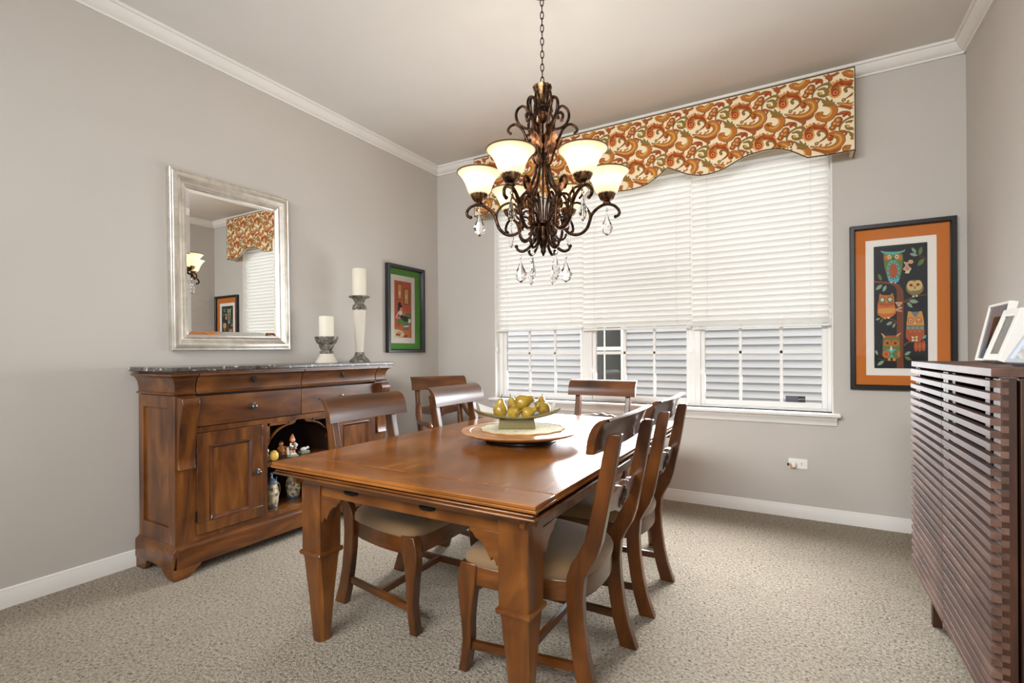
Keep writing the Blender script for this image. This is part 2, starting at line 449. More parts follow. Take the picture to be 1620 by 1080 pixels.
def vcirc(c, r, m, lay, n=10):
    VN[0] += 1
    a = [(c[0]+r*math.cos(2*PI*i/n), c[1]+r*math.sin(2*PI*i/n)) for i in range(n)]
    if all(inside(*p) for p in a): vput(a, m, lay)
    else:
        for i in range(n): vput([c, a[i], a[(i+1) % n]], m, lay)
def vrib(pts, w, m, lay, k=5):
    VN[0] += 1
    P = catmull([(p[0], p[1], 0) for p in pts], k); N = len(P); Wd = lerp_list(w, N); L = []; R = []
    for i in range(N):
        d = P[min(i+1, N-1)]-P[max(i-1, 0)]; d.normalize(); nn = Vector((-d.y, d.x, 0))*Wd[i]/2
        L.append(P[i]+nn); R.append(P[i]-nn)
    for i in range(N-1): vput([L[i][:2], L[i+1][:2], R[i+1][:2], R[i][:2]], m, lay)
    vcirc(P[0][:2], Wd[0]/2, m, lay, 8); vcirc(P[-1][:2], Wd[-1]/2, m, lay, 8)
KX, KZ = .000706, .000648
def motif(ox, oz):
    def q(X, Y): return (ox+(X-540)*KX, oz-((Y-360)+.215*(X-540))*KZ)
    def rib(pts, w, m, lay, out=5): 
        w = w if hasattr(w, '__len__') else [w]
        P = [q(*p) for p in pts]; ww = [v*KX for v in w] if len(w) > 1 else w[0]*KX
        if out: vrib(P, [v*KX+out*KX for v in w] if len(w) > 1 else ww+out*KX, 1, lay)
        vrib(P, ww, m, lay+1)
    def dots(pts, r, m, lay, step=3):
        P = catmull([(*q(*p), 0) for p in pts], 4)
        for i in range(0, len(P), step): vcirc(P[i][:2], r*KX, m, lay, 7)
    # red paisley with halo
    red = [(478,405),(475,355),(505,318),(550,312),(595,330),(622,375),(610,425),(565,465)]
    vrib([q(*p) for p in red], [v*KX for v in (96,92,74,66,56,34,12,4)], 4, 0)
    dots([(430,420),(428,350),(460,300),(520,275),(590,285),(640,330)], 11, 4, 0, 2)
    vrib([q(*p) for p in red], [v*KX for v in (64,62,46,40,30,20,9,4)], 3, 1)
    for c, r in (((478,402),20),((500,360),11),((508,332),8)): vcirc(q(*c), r*KX, 4, 2); vcirc(q(*c), r*.6*KX, 3, 3)
    rib([(540,478),(575,450),(612,410),(628,385)], [4,6,8,6], 5, 1, 3); vcirc(q(540,480), 17*KX, 1, 2); vcirc(q(540,480), 10*KX, 7, 3)
    rib([(560,395),(552,372),(572,352),(604,360),(618,384)], [22,22,18,14,8], 5, 2, 4)
    # orange swoosh
    sw = [(650,432),(648,400),(684,388),(722,410),(728,462),(690,512),(630,536),(560,528),(495,510)]
    rib(sw, [40,46,56,60,64,52,42,26,8], 2, 2, 8); dots([(700,372),(745,395),(758,450),(725,520)], 10, 1, 1, 2)
    vrib([q(*p) for p in sw[2:]], [v*KX for v in (12,16,18,16,14,10,4)], 7, 4); vcirc(q(653,432), 15*KX, 3, 5)
    rib([(735,470),(715,540),(650,575),(600,565)], [8,22,20,6], 6, 1, 4); rib([(705,385),(735,360),(770,372),(765,400)], [8,20,22,8], 6, 1, 4)
    rib([(300,700),(330,735),(385,730),(410,690)], [6,20,22,8], 6, 1, 4); rib([(420,420),(400,385),(425,350),(440,300)], [6,16,14,6], 5, 1, 4); rib([(665,700),(700,690),(720,650)], [6,22,10], 5, 1, 4)
    for c in ((622,492),(575,495),(650,475)): rib([c,(c[0]-14,c[1]+18)], [18,6], 2, 1, 3)
    # orange comma
    rib([(352,652),(340,618),(372,600)], [50,46,20], 2, 2, 6)
    rib([(350,640),(395,662),(440,640),(468,590),(462,545),(425,520),(385,525)], [52,56,58,52,44,32,10], 2, 2, 8)
    vrib([q(*p) for p in ((365,645),(400,648),(435,618),(445,575),(430,545))], [v*KX for v in (12,18,18,14,8)], 7, 4)
    # olive leaf cluster
    for b in ((360,455),(405,450),(450,470),(470,500),(375,490)): rib([(425,520),((425+b[0])/2+4,(520+b[1])/2+4),b], [10,26,6], 5, 4, 4)
    # rust leaf
    rib([(500,540),(565,552),(620,570),(650,600),(640,628)], [8,24,40,36,10], 6, 1, 5); rib([(490,625),(530,608),(575,615),(585,640)], [12,30,34,10], 6, 1, 5); rib([(540,640),(560,620),(572,600)], [18,22,8], 3, 2, 3)
    # berries and curls
    for c, r in (((498,682),30),((472,715),26),((455,755),22),((498,722),20)): vcirc(q(*c), (r+5)*KX, 1, 2, 12); vcirc(q(*c), r*KX, 6, 3, 12); vcirc(q(c[0]-4,c[1]-4), r*.5*KX, 4, 4)
    rib([(512,800),(508,760),(530,705),(575,665),(625,648),(655,668)], [6,10,12,14,22,20], 5, 1, 4)
    rib([(560,742),(575,765),(612,762),(625,725),(598,695),(555,705)], [24,22,26,26,22,8], 5, 1, 5); vcirc(q(574,742), 14*KX, 7, 4)
for row in range(-2, 4):
    for cl in range(-3, 13):
        motif(.75+cl*.30+(row % 2)*.15, 2.865-row*.25+.0)
fp = obj('front_panel', bm, VM, val, recalc=False)
for x in (VX0, VX1-.02):
    bm = NB(); box(bm, x-vo.x, x+.02-vo.x, .02, .149, .005, VZT-vo.z); obj('return_panel', bm, VM[0], val)
bm = NB(); box(bm, VX0-vo.x, VX1-vo.x, .02, .149, VZT-vo.z-.018, VZT-vo.z); obj('top_board', bm, VM[0], val)
wm = fabric('dark_welt_cord', '#4c3a26')
bm = NB(); tube(bm, [(x-vo.x, .0, z-vo.z) for x, z in low], .004, 6); tube(bm, [(VX0-vo.x,0,VZT-vo.z),(VX1-vo.x,0,VZT-vo.z)], .004, 6)
for x in (VX0, VX1): tube(bm, [(x-vo.x,0,.005),(x-vo.x,0,VZT-vo.z)], .003, 6); tube(bm, [(x-vo.x,0,.003),(x-vo.x,.145,.003)], .004, 6)
obj('welt_cord', bm, wm, val)

# ------------------------------------------------------------------ outside
bm = NB(); box(bm, -9, 13, .25, 14, -.5, -.3); g = obj('lawn', bm, plain('grass', '#5d6b45', .9)); g['kind'] = 'structure'
hs = thing('house', 'grey lap-sided neighbouring house seen through the windows', 'house', (2,3.0,-.3))
bm = NB(); q = .097
for i in range(46):
    z = i*q; prism(bm, ((0,z),(-.045,z),(-.006,z+q),(0,z+q)), -7, 8, 'x')
box(bm, -7, 8, 0, 3, 0, 46*q)
obj('siding', bm, plain('grey_siding', '#b4b2b4', .6), hs)
bm = NB(); box(bm, -7.3, 8.3, -.35, 3.3, 46*q, 46*q+.14); obj('eaves', bm, trimp, hs)
nw = [-1.60, -1.02, 1.06, 2.1]
bm = NB(); x0, x1, z0, z1 = nw
for a in ((x0-.04, x0, z0-.04, z1+.04), (x1, x1+.04, z0-.04, z1+.04), (x0, x1, z0-.05, z0), (x0, x1, z1, z1+.05), (x0, x1, 1.49, 1.545)): box(bm, a[0], a[1], -.075, 0, a[2], a[3])
nf = obj('window', bm, trimp, hs, .004)
bm = NB(); box(bm, -1.275, -1.253, -.068, -.05, z0, z1); obj('grille', bm, trimp, nf)
bm = NB(); box(bm, x0, x1, -.054, -.050, z0, z1); obj('pane', bm, plain('dark_pane', '#33332f', .25), nf)
# ------------------------------------------------------------------ sideboard
niche_w = wood('dark_niche_wood', 'y', '#170b05', '#241107', '#33190a', rough=.5, coat=0)  # darker wood tone for niche back, divider linings and drawer backing
SY = -1.916
sb = thing('sideboard', 'cherry wood sideboard with grey marble top against the left wall under the mirror', 'sideboard', (0,SY,0))
bm = NB(); hw = .749
for s in (-1, 1):                                                    # framed side panels
    y0, y1 = sorted((s*hw, s*(hw-.012)))
    box(bm, .02, .07, y0, y1, .16, .95); box(bm, .335, .371, y0, y1, .16, .95); box(bm, .07, .335, y0, y1, .16, .26); box(bm, .07, .335, y0, y1, .885, .95)
    y0, y1 = sorted((s*(hw-.010), s*(hw-.024))); box(bm, .02, .39, y0, y1, .16, 1.06)
box(bm, .02, .034, -hw+.02, hw-.02, .16, 1.06); box(bm, .034, .39, -hw+.02, hw-.02, .16, .20); box(bm, .02, .385, -hw+.02, hw-.02, .745, .76)
box(bm, .02, .43, -hw+.002, hw-.002, 1.062, 1.078)
for s in (-1, 1):
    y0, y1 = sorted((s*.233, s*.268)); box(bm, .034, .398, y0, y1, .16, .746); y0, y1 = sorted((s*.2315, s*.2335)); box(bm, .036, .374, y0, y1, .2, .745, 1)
    y0, y1 = sorted((s*.645, s*hw)); box(bm, .37, .400, y0, y1, .16, .95)
box(bm, .37, .399, -.66, .66, .745, .775); box(bm, .37, .399, -.66, .66, .165, .197)
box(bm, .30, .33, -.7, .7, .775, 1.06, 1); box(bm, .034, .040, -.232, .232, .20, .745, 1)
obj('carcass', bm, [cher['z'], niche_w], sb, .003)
bm = NB(); box(bm, .034, .385, -.233, .233, .475, .505); obj('shelf', bm, cher['y'], sb, .004)
COV = [(.36,.955),(.413,.955),(.418,.960),(.413,.966),(.405,.970)]+[(.405+.034*(1-math.cos(t*PI/12)), .975+.078*math.sin(t*PI/12)) for t in range(0,7)]+[(.443,1.056),(.443,1.066),(.36,1.066)]
for s in (-1, 1):
    bm = NB(); y0, y1 = sorted((s*.003, s*.643)); prism(bm, COV, y0, y1, 'y'); d = obj('drawer', bm, cher['y'], sb, .001)
    bm = NB(); prism(bm, [(s*.33+a*1.5, c*1.35) for a, c in ((-.006,.012),(0,.020),(.006,.012),(.010,.004),(.004,-.004),(0,-.018),(-.004,-.004),(-.010,.004))], 0, .008, 'x'); obj('keyhole_plate', bm, iron, d, loc=(.412,0,1.022))
    bm = NB(); y0, y1 = sorted((s*.0025, s*.641)); box(bm, .37, .404, y0, y1, .779, .943); d = obj('drawer', bm, cher['y'], sb, .002)
    KN = ((.024,0),(.024,.003),(.017,.005),(.017,.007),(.008,.009),(.007,.014),(.014,.018),(.017,.023),(.014,.028),(.007,.031),(.001,.032))
    bm = NB(); lathe(bm, KN, (.403,s*.328,.86), 20, axis='x'); obj('knob', bm, bronze, d)
    # corner block of the cornice, wrapping onto the side
    bm = NB(); loft(bm, [[(.02,s*(hw+p[0]-.405),p[1]) for p in COV],[(p[0],s*(hw+p[0]-.405),p[1]) for p in COV],[(p[0],s*.650,p[1]) for p in COV]]); obj('cornice_block', bm, cher['y'], sb, .001)
    # scrolled corbel
    bm = NB(); cp = [(.395,.944),(.44,.944),(.458,.938),(.466,.922),(.466,.905),(.458,.875),(.446,.83),(.434,.77),(.424,.70),(.418,.63),(.418,.585),(.424,.575),(.426,.566),(.395,.566)]
    y0, y1 = sorted((s*.656, s*.742)); prism(bm, cp, y0, y1, 'y'); obj('corbel', bm, cher['z'], sb, .003)
    # panelled door
    ya, yb = .268, .645; t = obj('door', (lambda b: (box(b,.37,.408,s*ya if s>0 else -yb, s*yb if s>0 else -ya,.200,.262), box(b,.37,.408,s*ya if s>0 else -yb, s*yb if s>0 else -ya,.672,.743), box(b,.37,.408,min(s*.335,s*ya),max(s*.335,s*ya),.262,.672), box(b,.37,.408,min(s*.58,s*yb),max(s*.58,s*yb),.262,.672), b)[-1])(NB()), cher['z'], sb, .002)
    bm = NB(); y0, y1 = sorted((s*.335, s*.58)); box(bm, .37, .397, y0, y1, .262, .672); obj('door_panel', bm, cher['z'], t)
    bm = NB(); mo = ((0,0),(.012,0),(.014,.006),(.008,.012),(.004,.018),(0,.020))
    prism(bm, [(.397+a, .262+c) for a, c in mo], y0, y1, 'y'); prism(bm, [(.397+a, .672-c) for a, c in mo], y0, y1, 'y')
    prism(bm, [(.397+a, y0+c) for a, c in mo], .262, .672, 'z'); prism(bm, [(.397+a, y1-c) for a, c in mo], .262, .672, 'z')
    obj('panel_moulding', bm, wood('moulding_wood%d' % (s > 0), 'z', '#2f1608', '#5a3014', '#7c471f'), t)
    bm = NB(); lathe(bm, [(r*.9, z) for r, z in KN], (.407,s*.305,.467), 20, axis='x'); obj('knob', bm, bronze, t)
    for z in (.30, .60):
        bm = NB(); tube(bm, [(.408,s*.648,z-.03),(.408,s*.648,z+.03)], .0045, 8); obj('hinge', bm, iron, t)
    # pierced arch bracket in the niche
    bm = NB(); arc = [(s*(.233-.175*(1-math.cos(t*PI/16))), .555+.165*math.sin(t*PI/16)) for t in range(9)]
    pts = arc+[(s*.040,.728),(s*.030,.745),(s*.085,.745)]+[(s*(.213-.135*(1-math.cos(t*PI/16))), .60+.125*math.sin(t*PI/16)) for t in range(7,-1,-1)]+[(s*.233,.60)]
    prism(bm, pts, .375, .396, 'y' if 0 else 'x'); obj('arch_bracket', bm, cher['y'], sb, .001)
    bm = NB(); y0, y1 = sorted((s*.085, s*.233)); box(bm, .375, .396, y0, y1, .728, .746); y0, y1 = sorted((s*.215, s*.233)); box(bm, .375, .396, y0, y1, .60, .746); obj('arch_frame', bm, cher['y'], sb)
PL = ((.0,.058),(.424,.058),(.424,.150),(.420,.158),(.410,.166),(.398,.174),(0,.174))
bm = NB(); prism(bm, [(max(a,.016), c) for a, c in PL], -.752, .752, 'y')
for s in (-1, 1): prism(bm, [(s*(a+.344), c) for a, c in PL if a], .016, .423, 'x'); 
obj('plinth', bm, cher['y'], sb, .002)
for s in (-1, 1):
    bm = NB(); fp = [(s*.765,0),(s*.765,.06),(s*.63,.06),(s*.636,.045),(s*.655,.034),(s*.668,.02),(s*.685,.006),(s*.70,0)]
    prism(bm, fp, .388, .4225, 'x'); prism(bm, [(.4215,0),(.4215,.06),(.285,.06),(.292,.04),(.31,.025),(.34,.006),(.36,0)], *sorted((s*.735, s*.7645)), 'y'); obj('foot', bm, cher['y'], sb, .003)
    bm = NB(); prism(bm, [(.018,0),(.018,.06),(.135,.06),(.13,.035),(.115,.015),(.09,0)], *sorted((s*.735, s*.765)), 'y'); obj('foot', bm, cher['y'], sb, .003)
bm = NB(); box(bm, .006, .456, -.792, .796, 1.079, 1.101); obj('marble_top', bm, marble, sb, .004)

# ------------------------------------------------------------------ dining table
TX, TY = 1.958, -1.8075
tb = thing('dining_table', 'large cherry draw-leaf dining table with tapered square legs in the middle of the room', 'table', (TX,TY,0))
hx, hy = .595, .9675
bm = NB(); box(bm, -hx+.003, hx-.003, -hy+.1415, hy-.1415, .7225, .735); box(bm, -hx, hx, -hy+.1415, hy-.1415, .713, .7225); obj('tabletop', bm, topw['y'], tb, .0015)
for s in (-1, 1):
    bm = NB(); y0, y1 = sorted((s*hy, s*(hy-.1345))); box(bm, -hx, hx, y0, y1, .713, .7225); y0, y1 = sorted((s*(hy-.003), s*(hy-.1345))); box(bm, -hx+.003, hx-.003, y0, y1, .7225, .735); obj('breadboard_end', bm, topw['x'], tb, .002)
    bm = NB(); y0, y1 = sorted((s*(hy-.009), s*.05)); box(bm, -hx+.012, hx-.012, y0, y1, .697, .706); y0, y1 = sorted((s*(hy-.002), s*.05)); box(bm, -hx+.005, hx-.005, y0, y1, .688, .697); obj('draw_leaf', bm, cher['x'], tb, .004)
bm = NB(); box(bm, -hx+.004, hx-.004, -hy+.03, hy-.03, .7055, .7128); obj('gap_shade_sheet', bm, dark_in, tb)  # added black sheet, paints the shade inside the tabletop gaps
TR = ((0,.646),(.014,.646),(.017,.652),(.020,.664),(.030,.674),(.044,.680),(.046,.690),(0,.690))
bm = NB(); ax, ay = hx-.072, hy-.085
for s in (-1, 1):
    prism(bm, [(s*(ax-.012+a), c) for a, c in TR], -ay-.03, ay+.03, 'y'); prism(bm, [(s*(ay-.012+a), c) for a, c in TR], -ax-.03, ax+.03, 'x')
obj('cove_moulding', bm, cher['x'], tb)
bm = NB()
for s in (-1, 1):
    y0, y1 = sorted((s*(ay-.012), s*(ay-.034))); box(bm, -ax+.03, ax-.03, y0, y1, .600, .692)
    x0, x1 = sorted((s*(ax-.012), s*(ax-.034))); box(bm, x0, x1, -ay+.03, ay-.03, .600, .692)
obj('apron', bm, cher['x'], tb, .002)
BK = [(0,.602),(.112,.602),(.110,.590),(.098,.586),(.090,.572),(.070,.565),(.052,.548),(.040,.526),(.030,.508),(.026,.520),(.014,.510),(.010,.496),(0,.500)]
for sx in (-1, 1):
    for sy in (-1, 1):
        bm = NB(); cx, cy = sx*(ax-.0545), sy*(ay-.0545)
        def sq(h, z, c=.0, ox=0, oy=0):
            if c == 0: c = .004
            p = [(-h+c,-h),(h-c,-h),(h,-h+c),(h,h-c),(h-c,h),(-h+c,h),(-h,h-c),(-h,-h+c)]
            return [(cx+a, cy+b, z) for a, b in p]
        loft(bm, [sq(.0545,.690), sq(.0535,.380), sq(.0525,.374), sq(.060,.370), sq(.062,.363), sq(.060,.356), sq(.051,.350), sq(.0495,.340,.006), sq(.042,.19,.016), sq(.031,.012,.015), sq(.029,0,.014)])
        obj('leg', bm, cher['z'], tb, sharp=28)
        bm = NB(); prism(bm, [(cx-sx*(.0535+a), c) for a, c in BK], *sorted((sy*(ay-.008), sy*(ay-.030))), 'y'); obj('bracket', bm, cher['x'], tb, .001)
        bm = NB(); prism(bm, [(cy-sy*(.0535+a), c) for a, c in BK], *sorted((sx*(ax-.008), sx*(ax-.030))), 'x'); obj('bracket', bm, cher['y'], tb, .001)
for x in (-.243, .128):
    bm = NB(); box(bm, x-.026, x+.020, -ay+.000, -ay+.016, .629, .645); box(bm, x-.006, x+.034, -ay-.003, -ay+.012, .633, .643); tube(bm, [(x-.028,-ay-.001,.639),(x+.016,-ay-.001,.639)], .0045, 8); obj('leaf_latch', bm, iron, tb, .002)

# ------------------------------------------------------------------ dining chairs (local +x is the front)
RL = [(0,-.190,-.258),(.09,-.165,-.226),(.17,-.150,-.208),(.27,-.136,-.195),(.35,-.133,-.191),(.42,-.135,-.197),(.46,-.150,-.217),(.50,-.176,-.240),(.55,-.200,-.257),(.61,-.214,-.269),(.67,-.228,-.281),(.72,-.239,-.291),(.77,-.250,-.300),(.84,-.264,-.312),(.895,-.278,-.322),(.906,-.290,-.322)]
FLG = [(0,.282,.246),(.06,.270,.234),(.12,.263,.227),(.20,.270,.226),(.28,.281,.216),(.33,.283,.206),(.37,.278,.201),(.405,.268,.20)]
RP = [(.842,-.238,-.264),(.862,-.240,-.267),(.885,-.243,-.270),(.905,-.249,-.276),(.924,-.258,-.284),(.940,-.270,-.294),(.951,-.285,-.305),(.957,-.302,-.314),(.952,-.316,-.318)]
def seat_outline(n=44, k=1.0, inset=0.0):
    ctl = [(-.198,0),(-.190,.10),(-.160,.182),(-.10,.213),(0,.238),(.10,.252),(.20,.254),(.250,.242),(.272,.205),(.282,.10),(.285,0),(.282,-.10),(.272,-.205),(.250,-.242),(.20,-.254),(.10,-.252),(0,-.238),(-.10,-.213),(-.160,-.182),(-.190,-.10)]
    P = catmull([(a, b, 0) for a, b in ctl], 3, True); c = Vector((.05,0,0)); out = []
    for p in P:
        d = p-c; L = d.length; out.append(c+d*k*(L-inset)/L)
    return out
def slab(bm, prof, v0, v1):
    n = len(prof); P = [(f, z) for z, f, b in prof]+[(b, z) for z, f, b in prof[::-1]]
    prism(bm, P, v0, v1, 'y')
def make_chair(arms=False):
    t = thing('dining_chair', '', 'chair')
    for s in (-1, 1):
        bm = NB(); slab(bm, RL, *sorted((s*.177, s*.213))); obj('leg', bm, chair['z'], t, .004)
        bm = NB(); slab(bm, FLG, *sorted((s*.212, s*.256))); obj('leg', bm, chair['z'], t, .005)
    bm = NB(); o = seat_outline(inset=.006); loft(bm, [[(p.x,p.y,.325) for p in o],[(p.x,p.y,.398) for p in o]]); obj('seat_frame', bm, chair['x'], t, .004)
    bm = NB(); rings = []
    for z, k, ins in ((.392,1,.012),(.400,1,.002),(.415,1,.0),(.430,1,.006),(.443,.95,.006),(.452,.84,.0),(.459,.65,0),(.463,.4,0),(.464,.12,0)):
        rings.append([(p.x,p.y,z) for p in seat_outline(k=k, inset=ins)])
    loft(bm, rings); obj('seat', bm, seatf, t, sharp=80)
    bm = NB(); rings = []
    for i in range(17):
        v = -.259+.518*i/16; e = abs(v)/.259; off = .014*e*e
        end = 1
        rings.append([(f+off, v, z if end == 1 else .90+(z-.90)*.86) for z, f, b in RP]+[(b+off, v, z if end == 1 else .90+(z-.90)*.86) for z, f, b in RP[::-1]])
    loft(bm, rings); obj('top_rail', bm, chair['y'], t, .002)
    bm = NB(); n = 25; topz = []; 
    def mz(v):
        a = abs(v)
        return .700-.012*(a/.18)+ (.012*math.cos(v/.034*PI/2) if a < .034 else 0)+(.009*math.sin((a-.04)/.055*PI) if .04 < a < .095 else 0), .605+.03*(a/.18)+(-.012*math.cos(v/.05*PI/2) if a < .05 else 0)
    rings = []
    for i in range(n):
        v = -.18+.36*i/(n-1); zt, zb = mz(v); uu = -.246-.004*0
        def ux(z): return -.243-(z-.65)*.22-.010*(1-(v/.18)**2)
        rings.append([(ux(zb)+.009,v,zb),(ux(zt)+.009,v,zt),(ux(zt)-.009,v,zt),(ux(zb)-.009,v,zb)])
    loft(bm, rings); mr = obj('splat_rail', bm, chair['y'], t, .002)
    bm = NB(); M = Matrix.Translation((-.253,0,.652)) @ Matrix.Rotation(-.21, 4, 'Y')
    for sx in (-1, 1):
        lathe(bm, ((.040,0),(.040,.0115),(.036,.014),(.032,.0115),(.001,.0115)), (0,0,0), 28, 0, 'x', mat=M @ Matrix.Diagonal((sx,.85,1.05,1)))
        for a in range(3):
            for d in (-1, 1):
                tube(bm, [M @ Vector((sx*.013, (c*.028*math.cos(a*PI/3+d*.25))*.85, c*.028*math.sin(a*PI/3+d*.25)*1.05)) for c in (-1,-.5,0,.5,1)], .0022, 5)
    obj('medallion', bm, wood('medallion_wood', 'z', '#1d0e06', '#3a1d0d', '#5a3118') if 'medallion_wood' not in bpy.data.materials else bpy.data.materials['medallion_wood'], mr)
    for s in (-1, 1):
        bm = NB(); A, B = Vector((-.165,s*.195,.118)), Vector((.24,s*.232,.098))
        loft(bm, [[(p.x,p.y-.009,p.z-.015),(p.x,p.y+.009,p.z-.015),(p.x,p.y+.009,p.z+.013),(p.x,p.y,p.z+.016),(p.x,p.y-.009,p.z+.013)] for p in (A,B)]); obj('stretcher', bm, chair['x'], t)
    bm = NB(); box(bm, .022, .040, -.218, .218, .092, .120); obj('stretcher', bm, chair['y'], t, .002)
    if arms:
        for s in (-1, 1):
            bm = NB()
            P = catmull([(-.245,s*.205,.712),(-.205,s*.215,.690),(-.15,s*.232,.640),(-.08,s*.25,.598),(.02,s*.262,.585),(.12,s*.268,.590),(.20,s*.266,.588),(.235,s*.262,.572)], 5)
            tube(bm, P, [.018,.022,.024,.022,.02,.021,.022,.012], 10, flat=1.15)
            a = obj('armrest', bm, chair['x'], t)
            bm = NB(); tube(bm, catmull([(-.07,s*.247,.590),(-.115,s*.235,.545),(-.14,s*.222,.48),(-.145,s*.212,.40)], 4), [.02,.016,.015,.018], 8); obj('arm_support', bm, chair['z'], a)
    return t
GC = 'dining chairs around the table'
CA = make_chair(); CA.location = (1.545,-2.19,0)
CA['label'] = 'armless chair at the sideboard side of the table, in front of the open niche'; CA['group'] = GC
dup(CA, None, (1.545,-1.42,0), 0, 'armless chair at the sideboard side of the table, nearer the window', GC)
dup(CA, None, (2.38,-2.272,0), PI, 'armless chair nearest the camera, its back turned toward the slatted cabinet', GC)
dup(CA, None, (2.382,-1.615,0), PI, 'armless chair with its back toward the slatted cabinet, nearer the window', GC)
dup(CA, None, (1.915,-.725,0), -PI/2, 'armless chair at the window end of the table facing the room', GC)
AR = make_chair(True); AR.name = 'armchair'; AR.location = (.595,-.585,0); AR.rotation_euler = (0,0,math.radians(-30))
AR['label'] = 'wooden dining armchair with curved arms set aside in the far left corner'; AR['category'] = 'armchair'

# ------------------------------------------------------------------ slatted cabinet by the right wall
cb = thing('slatted_cabinet', 'tall dark walnut cabinet with horizontal slatted doors against the right wall', 'cabinet', (3.85,-1.73,0))
oX, oY = 3.85, -1.73
L0, L1 = -2.257-oY, -1.203-oY; fx = 3.62-oX; bx = 4.065-oX
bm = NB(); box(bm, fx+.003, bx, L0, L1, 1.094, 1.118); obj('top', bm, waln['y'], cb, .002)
bm = NB()
box(bm, fx+.058, bx, L0, L0+.022, .185, 1.0915); box(bm, fx+.058, bx, L1-.022, L1, .185, 1.0915)
box(bm, fx+.022, fx+.052, L0+.001, L0+.022, .185, 1.0915); box(bm, fx+.022, fx+.052, L1-.022, L1-.001, .185, 1.0915)
box(bm, bx-.012, bx, L0, L1, .185, 1.09); box(bm, fx+.06, bx, L0, L1, .185, .205); box(bm, fx+.07, bx, L0+.02, L1-.02, 1.07, 1.0915)
box(bm, fx+.05, fx+.075, L0+.01, L1-.01, .19, 1.085, 1)  # black panel stands in for the shade behind the slats
obj('body', bm, [waln['z'], dark_in], cb, .0015)
P_, ns = .0329, 27; mid = (L0+L1)/2-.02
for k, (a, b) in enumerate(((L0, mid-.002), (mid+.002, L1))):
    bm = NB()
    for y in (a+.10 if k == 0 else b-.06, b-.06 if k == 0 else a+.04): box(bm, fx+.020, fx+.034, y-.02, y+.02, .195, 1.088)
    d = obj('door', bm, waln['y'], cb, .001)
    bm = NB()
    for i in range(ns):
        z = 1.0665-i*P_
        box(bm, fx, fx+.022, a, b, z, z+.0185)
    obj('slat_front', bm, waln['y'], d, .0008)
    for side in (0, 1):
        bm = NB()
        for i in range(ns):
            z = 1.083-i*P_
            if side == 0:
                y0, y1 = (a, a+.052) if k == 0 else (b-.03, b); xa, xb, h = .020, .036, .0165
            else:
                y0, y1 = (b-.03, b) if k == 0 else (a, a+.03); xa, xb, h = .012, .034, .0135
            box(bm, fx+xa, fx+xb, y0, y1, z-.001, z+(h if i else .006))
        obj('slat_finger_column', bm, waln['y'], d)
for x in (3.672-oX, bx-.05):
    for y in (L0+.06, L1-.11):
        bm = NB(); box(bm, x, x+.032, y, y+.032, 0, .187); obj('leg', bm, waln['z'], cb, .002)
# ------------------------------------------------------------------ chandelier
CXY, ZB = (2.0386,-1.681), 1.668
cd = thing('chandelier', 'bronze six-light chandelier with alabaster bell shades and crystal drops over the table', 'chandelier', (CXY[0],CXY[1],ZB))
Zc = lambda z: z-ZB
def rz_(pts, a): return [(r*math.cos(a), r*math.sin(a), Zc(z)) for r, z in pts]
bm = NB()
for i in range(13):
    z = 2.585+i*.034; M = Matrix.Rotation(PI/2*(i % 2)+.4, 4, 'Z')
    tube(bm, [M @ Vector((.0085*math.cos(k*PI/6), 0, Zc(z)+.0215*math.sin(k*PI/6))) for k in range(12)], .0026, 6, closed=True)
obj('chain', bm, chm, cd)
bm = NB(); lathe(bm, ((.055,3.049),(.055,3.04),(.04,3.03),(.012,3.022)), (0,0,-ZB), 24); obj('canopy', bm, chm, cd)
bm = NB(); lathe(bm, ((.006,2.572),(.012,2.56),(.040,2.557),(.049,2.552),(.046,2.540),(.036,2.515),(.031,2.485),(.024,2.475),(.028,2.466),(.020,2.458)), (0,0,-ZB), 48, flute=12, famp=.05); obj('crown_cap', bm, cupm, cd)
bm = NB(); lathe(bm, ((.02,2.458),(.044,2.448),(.046,2.440),(.040,2.434),(.042,2.405),(.036,2.398),(.026,2.390),(.020,2.37),(.008,2.36)), (0,0,-ZB), 48, flute=16, famp=.04); obj('collar', bm, chm, cd)
bm = NB(); tube(bm, [(0,0,Zc(2.37)),(0,0,Zc(1.83))], .006, 10); obj('rod', bm, chm, cd)
bm = NB(); lathe(bm, ((.006,1.85),(.044,1.846),(.049,1.840),(.049,1.832),(.040,1.826),(.030,1.818),(.029,1.785),(.036,1.765),(.036,1.756),(.022,1.73),(.013,1.705),(.015,1.694),(.009,1.682),(.004,1.670),(.001,1.668)), (0,0,-ZB), 28); obj('hub', bm, chm, cd)
AS0 = math.radians(30.1)
def leafblade(bm, P, w, m=0, lift=.012):
    P = catmull(P, 4); N = len(P)
    for side in (-1, 1):
        prev = None
        for i in range(N):
            t = i/(N-1); ww = w*math.sin(min(1, t*1.15+.12)*PI)**.7*(1+.28*math.sin(t*26)); ww = max(ww, .001)
            d = (P[min(i+1, N-1)]-P[max(i-1, 0)]).normalized(); s = Vector((0,1,0))*side; nn = d.cross(Vector((0,1,0)))
            a, b = P[i], P[i]+s*ww+nn*(-lift*ww/w)
            cur = (bm.verts.new(a), bm.verts.new(b))
            if prev:
                f = bm.faces.new((prev[0], prev[1], cur[1], cur[0])); f.material_index = m
            prev = cur
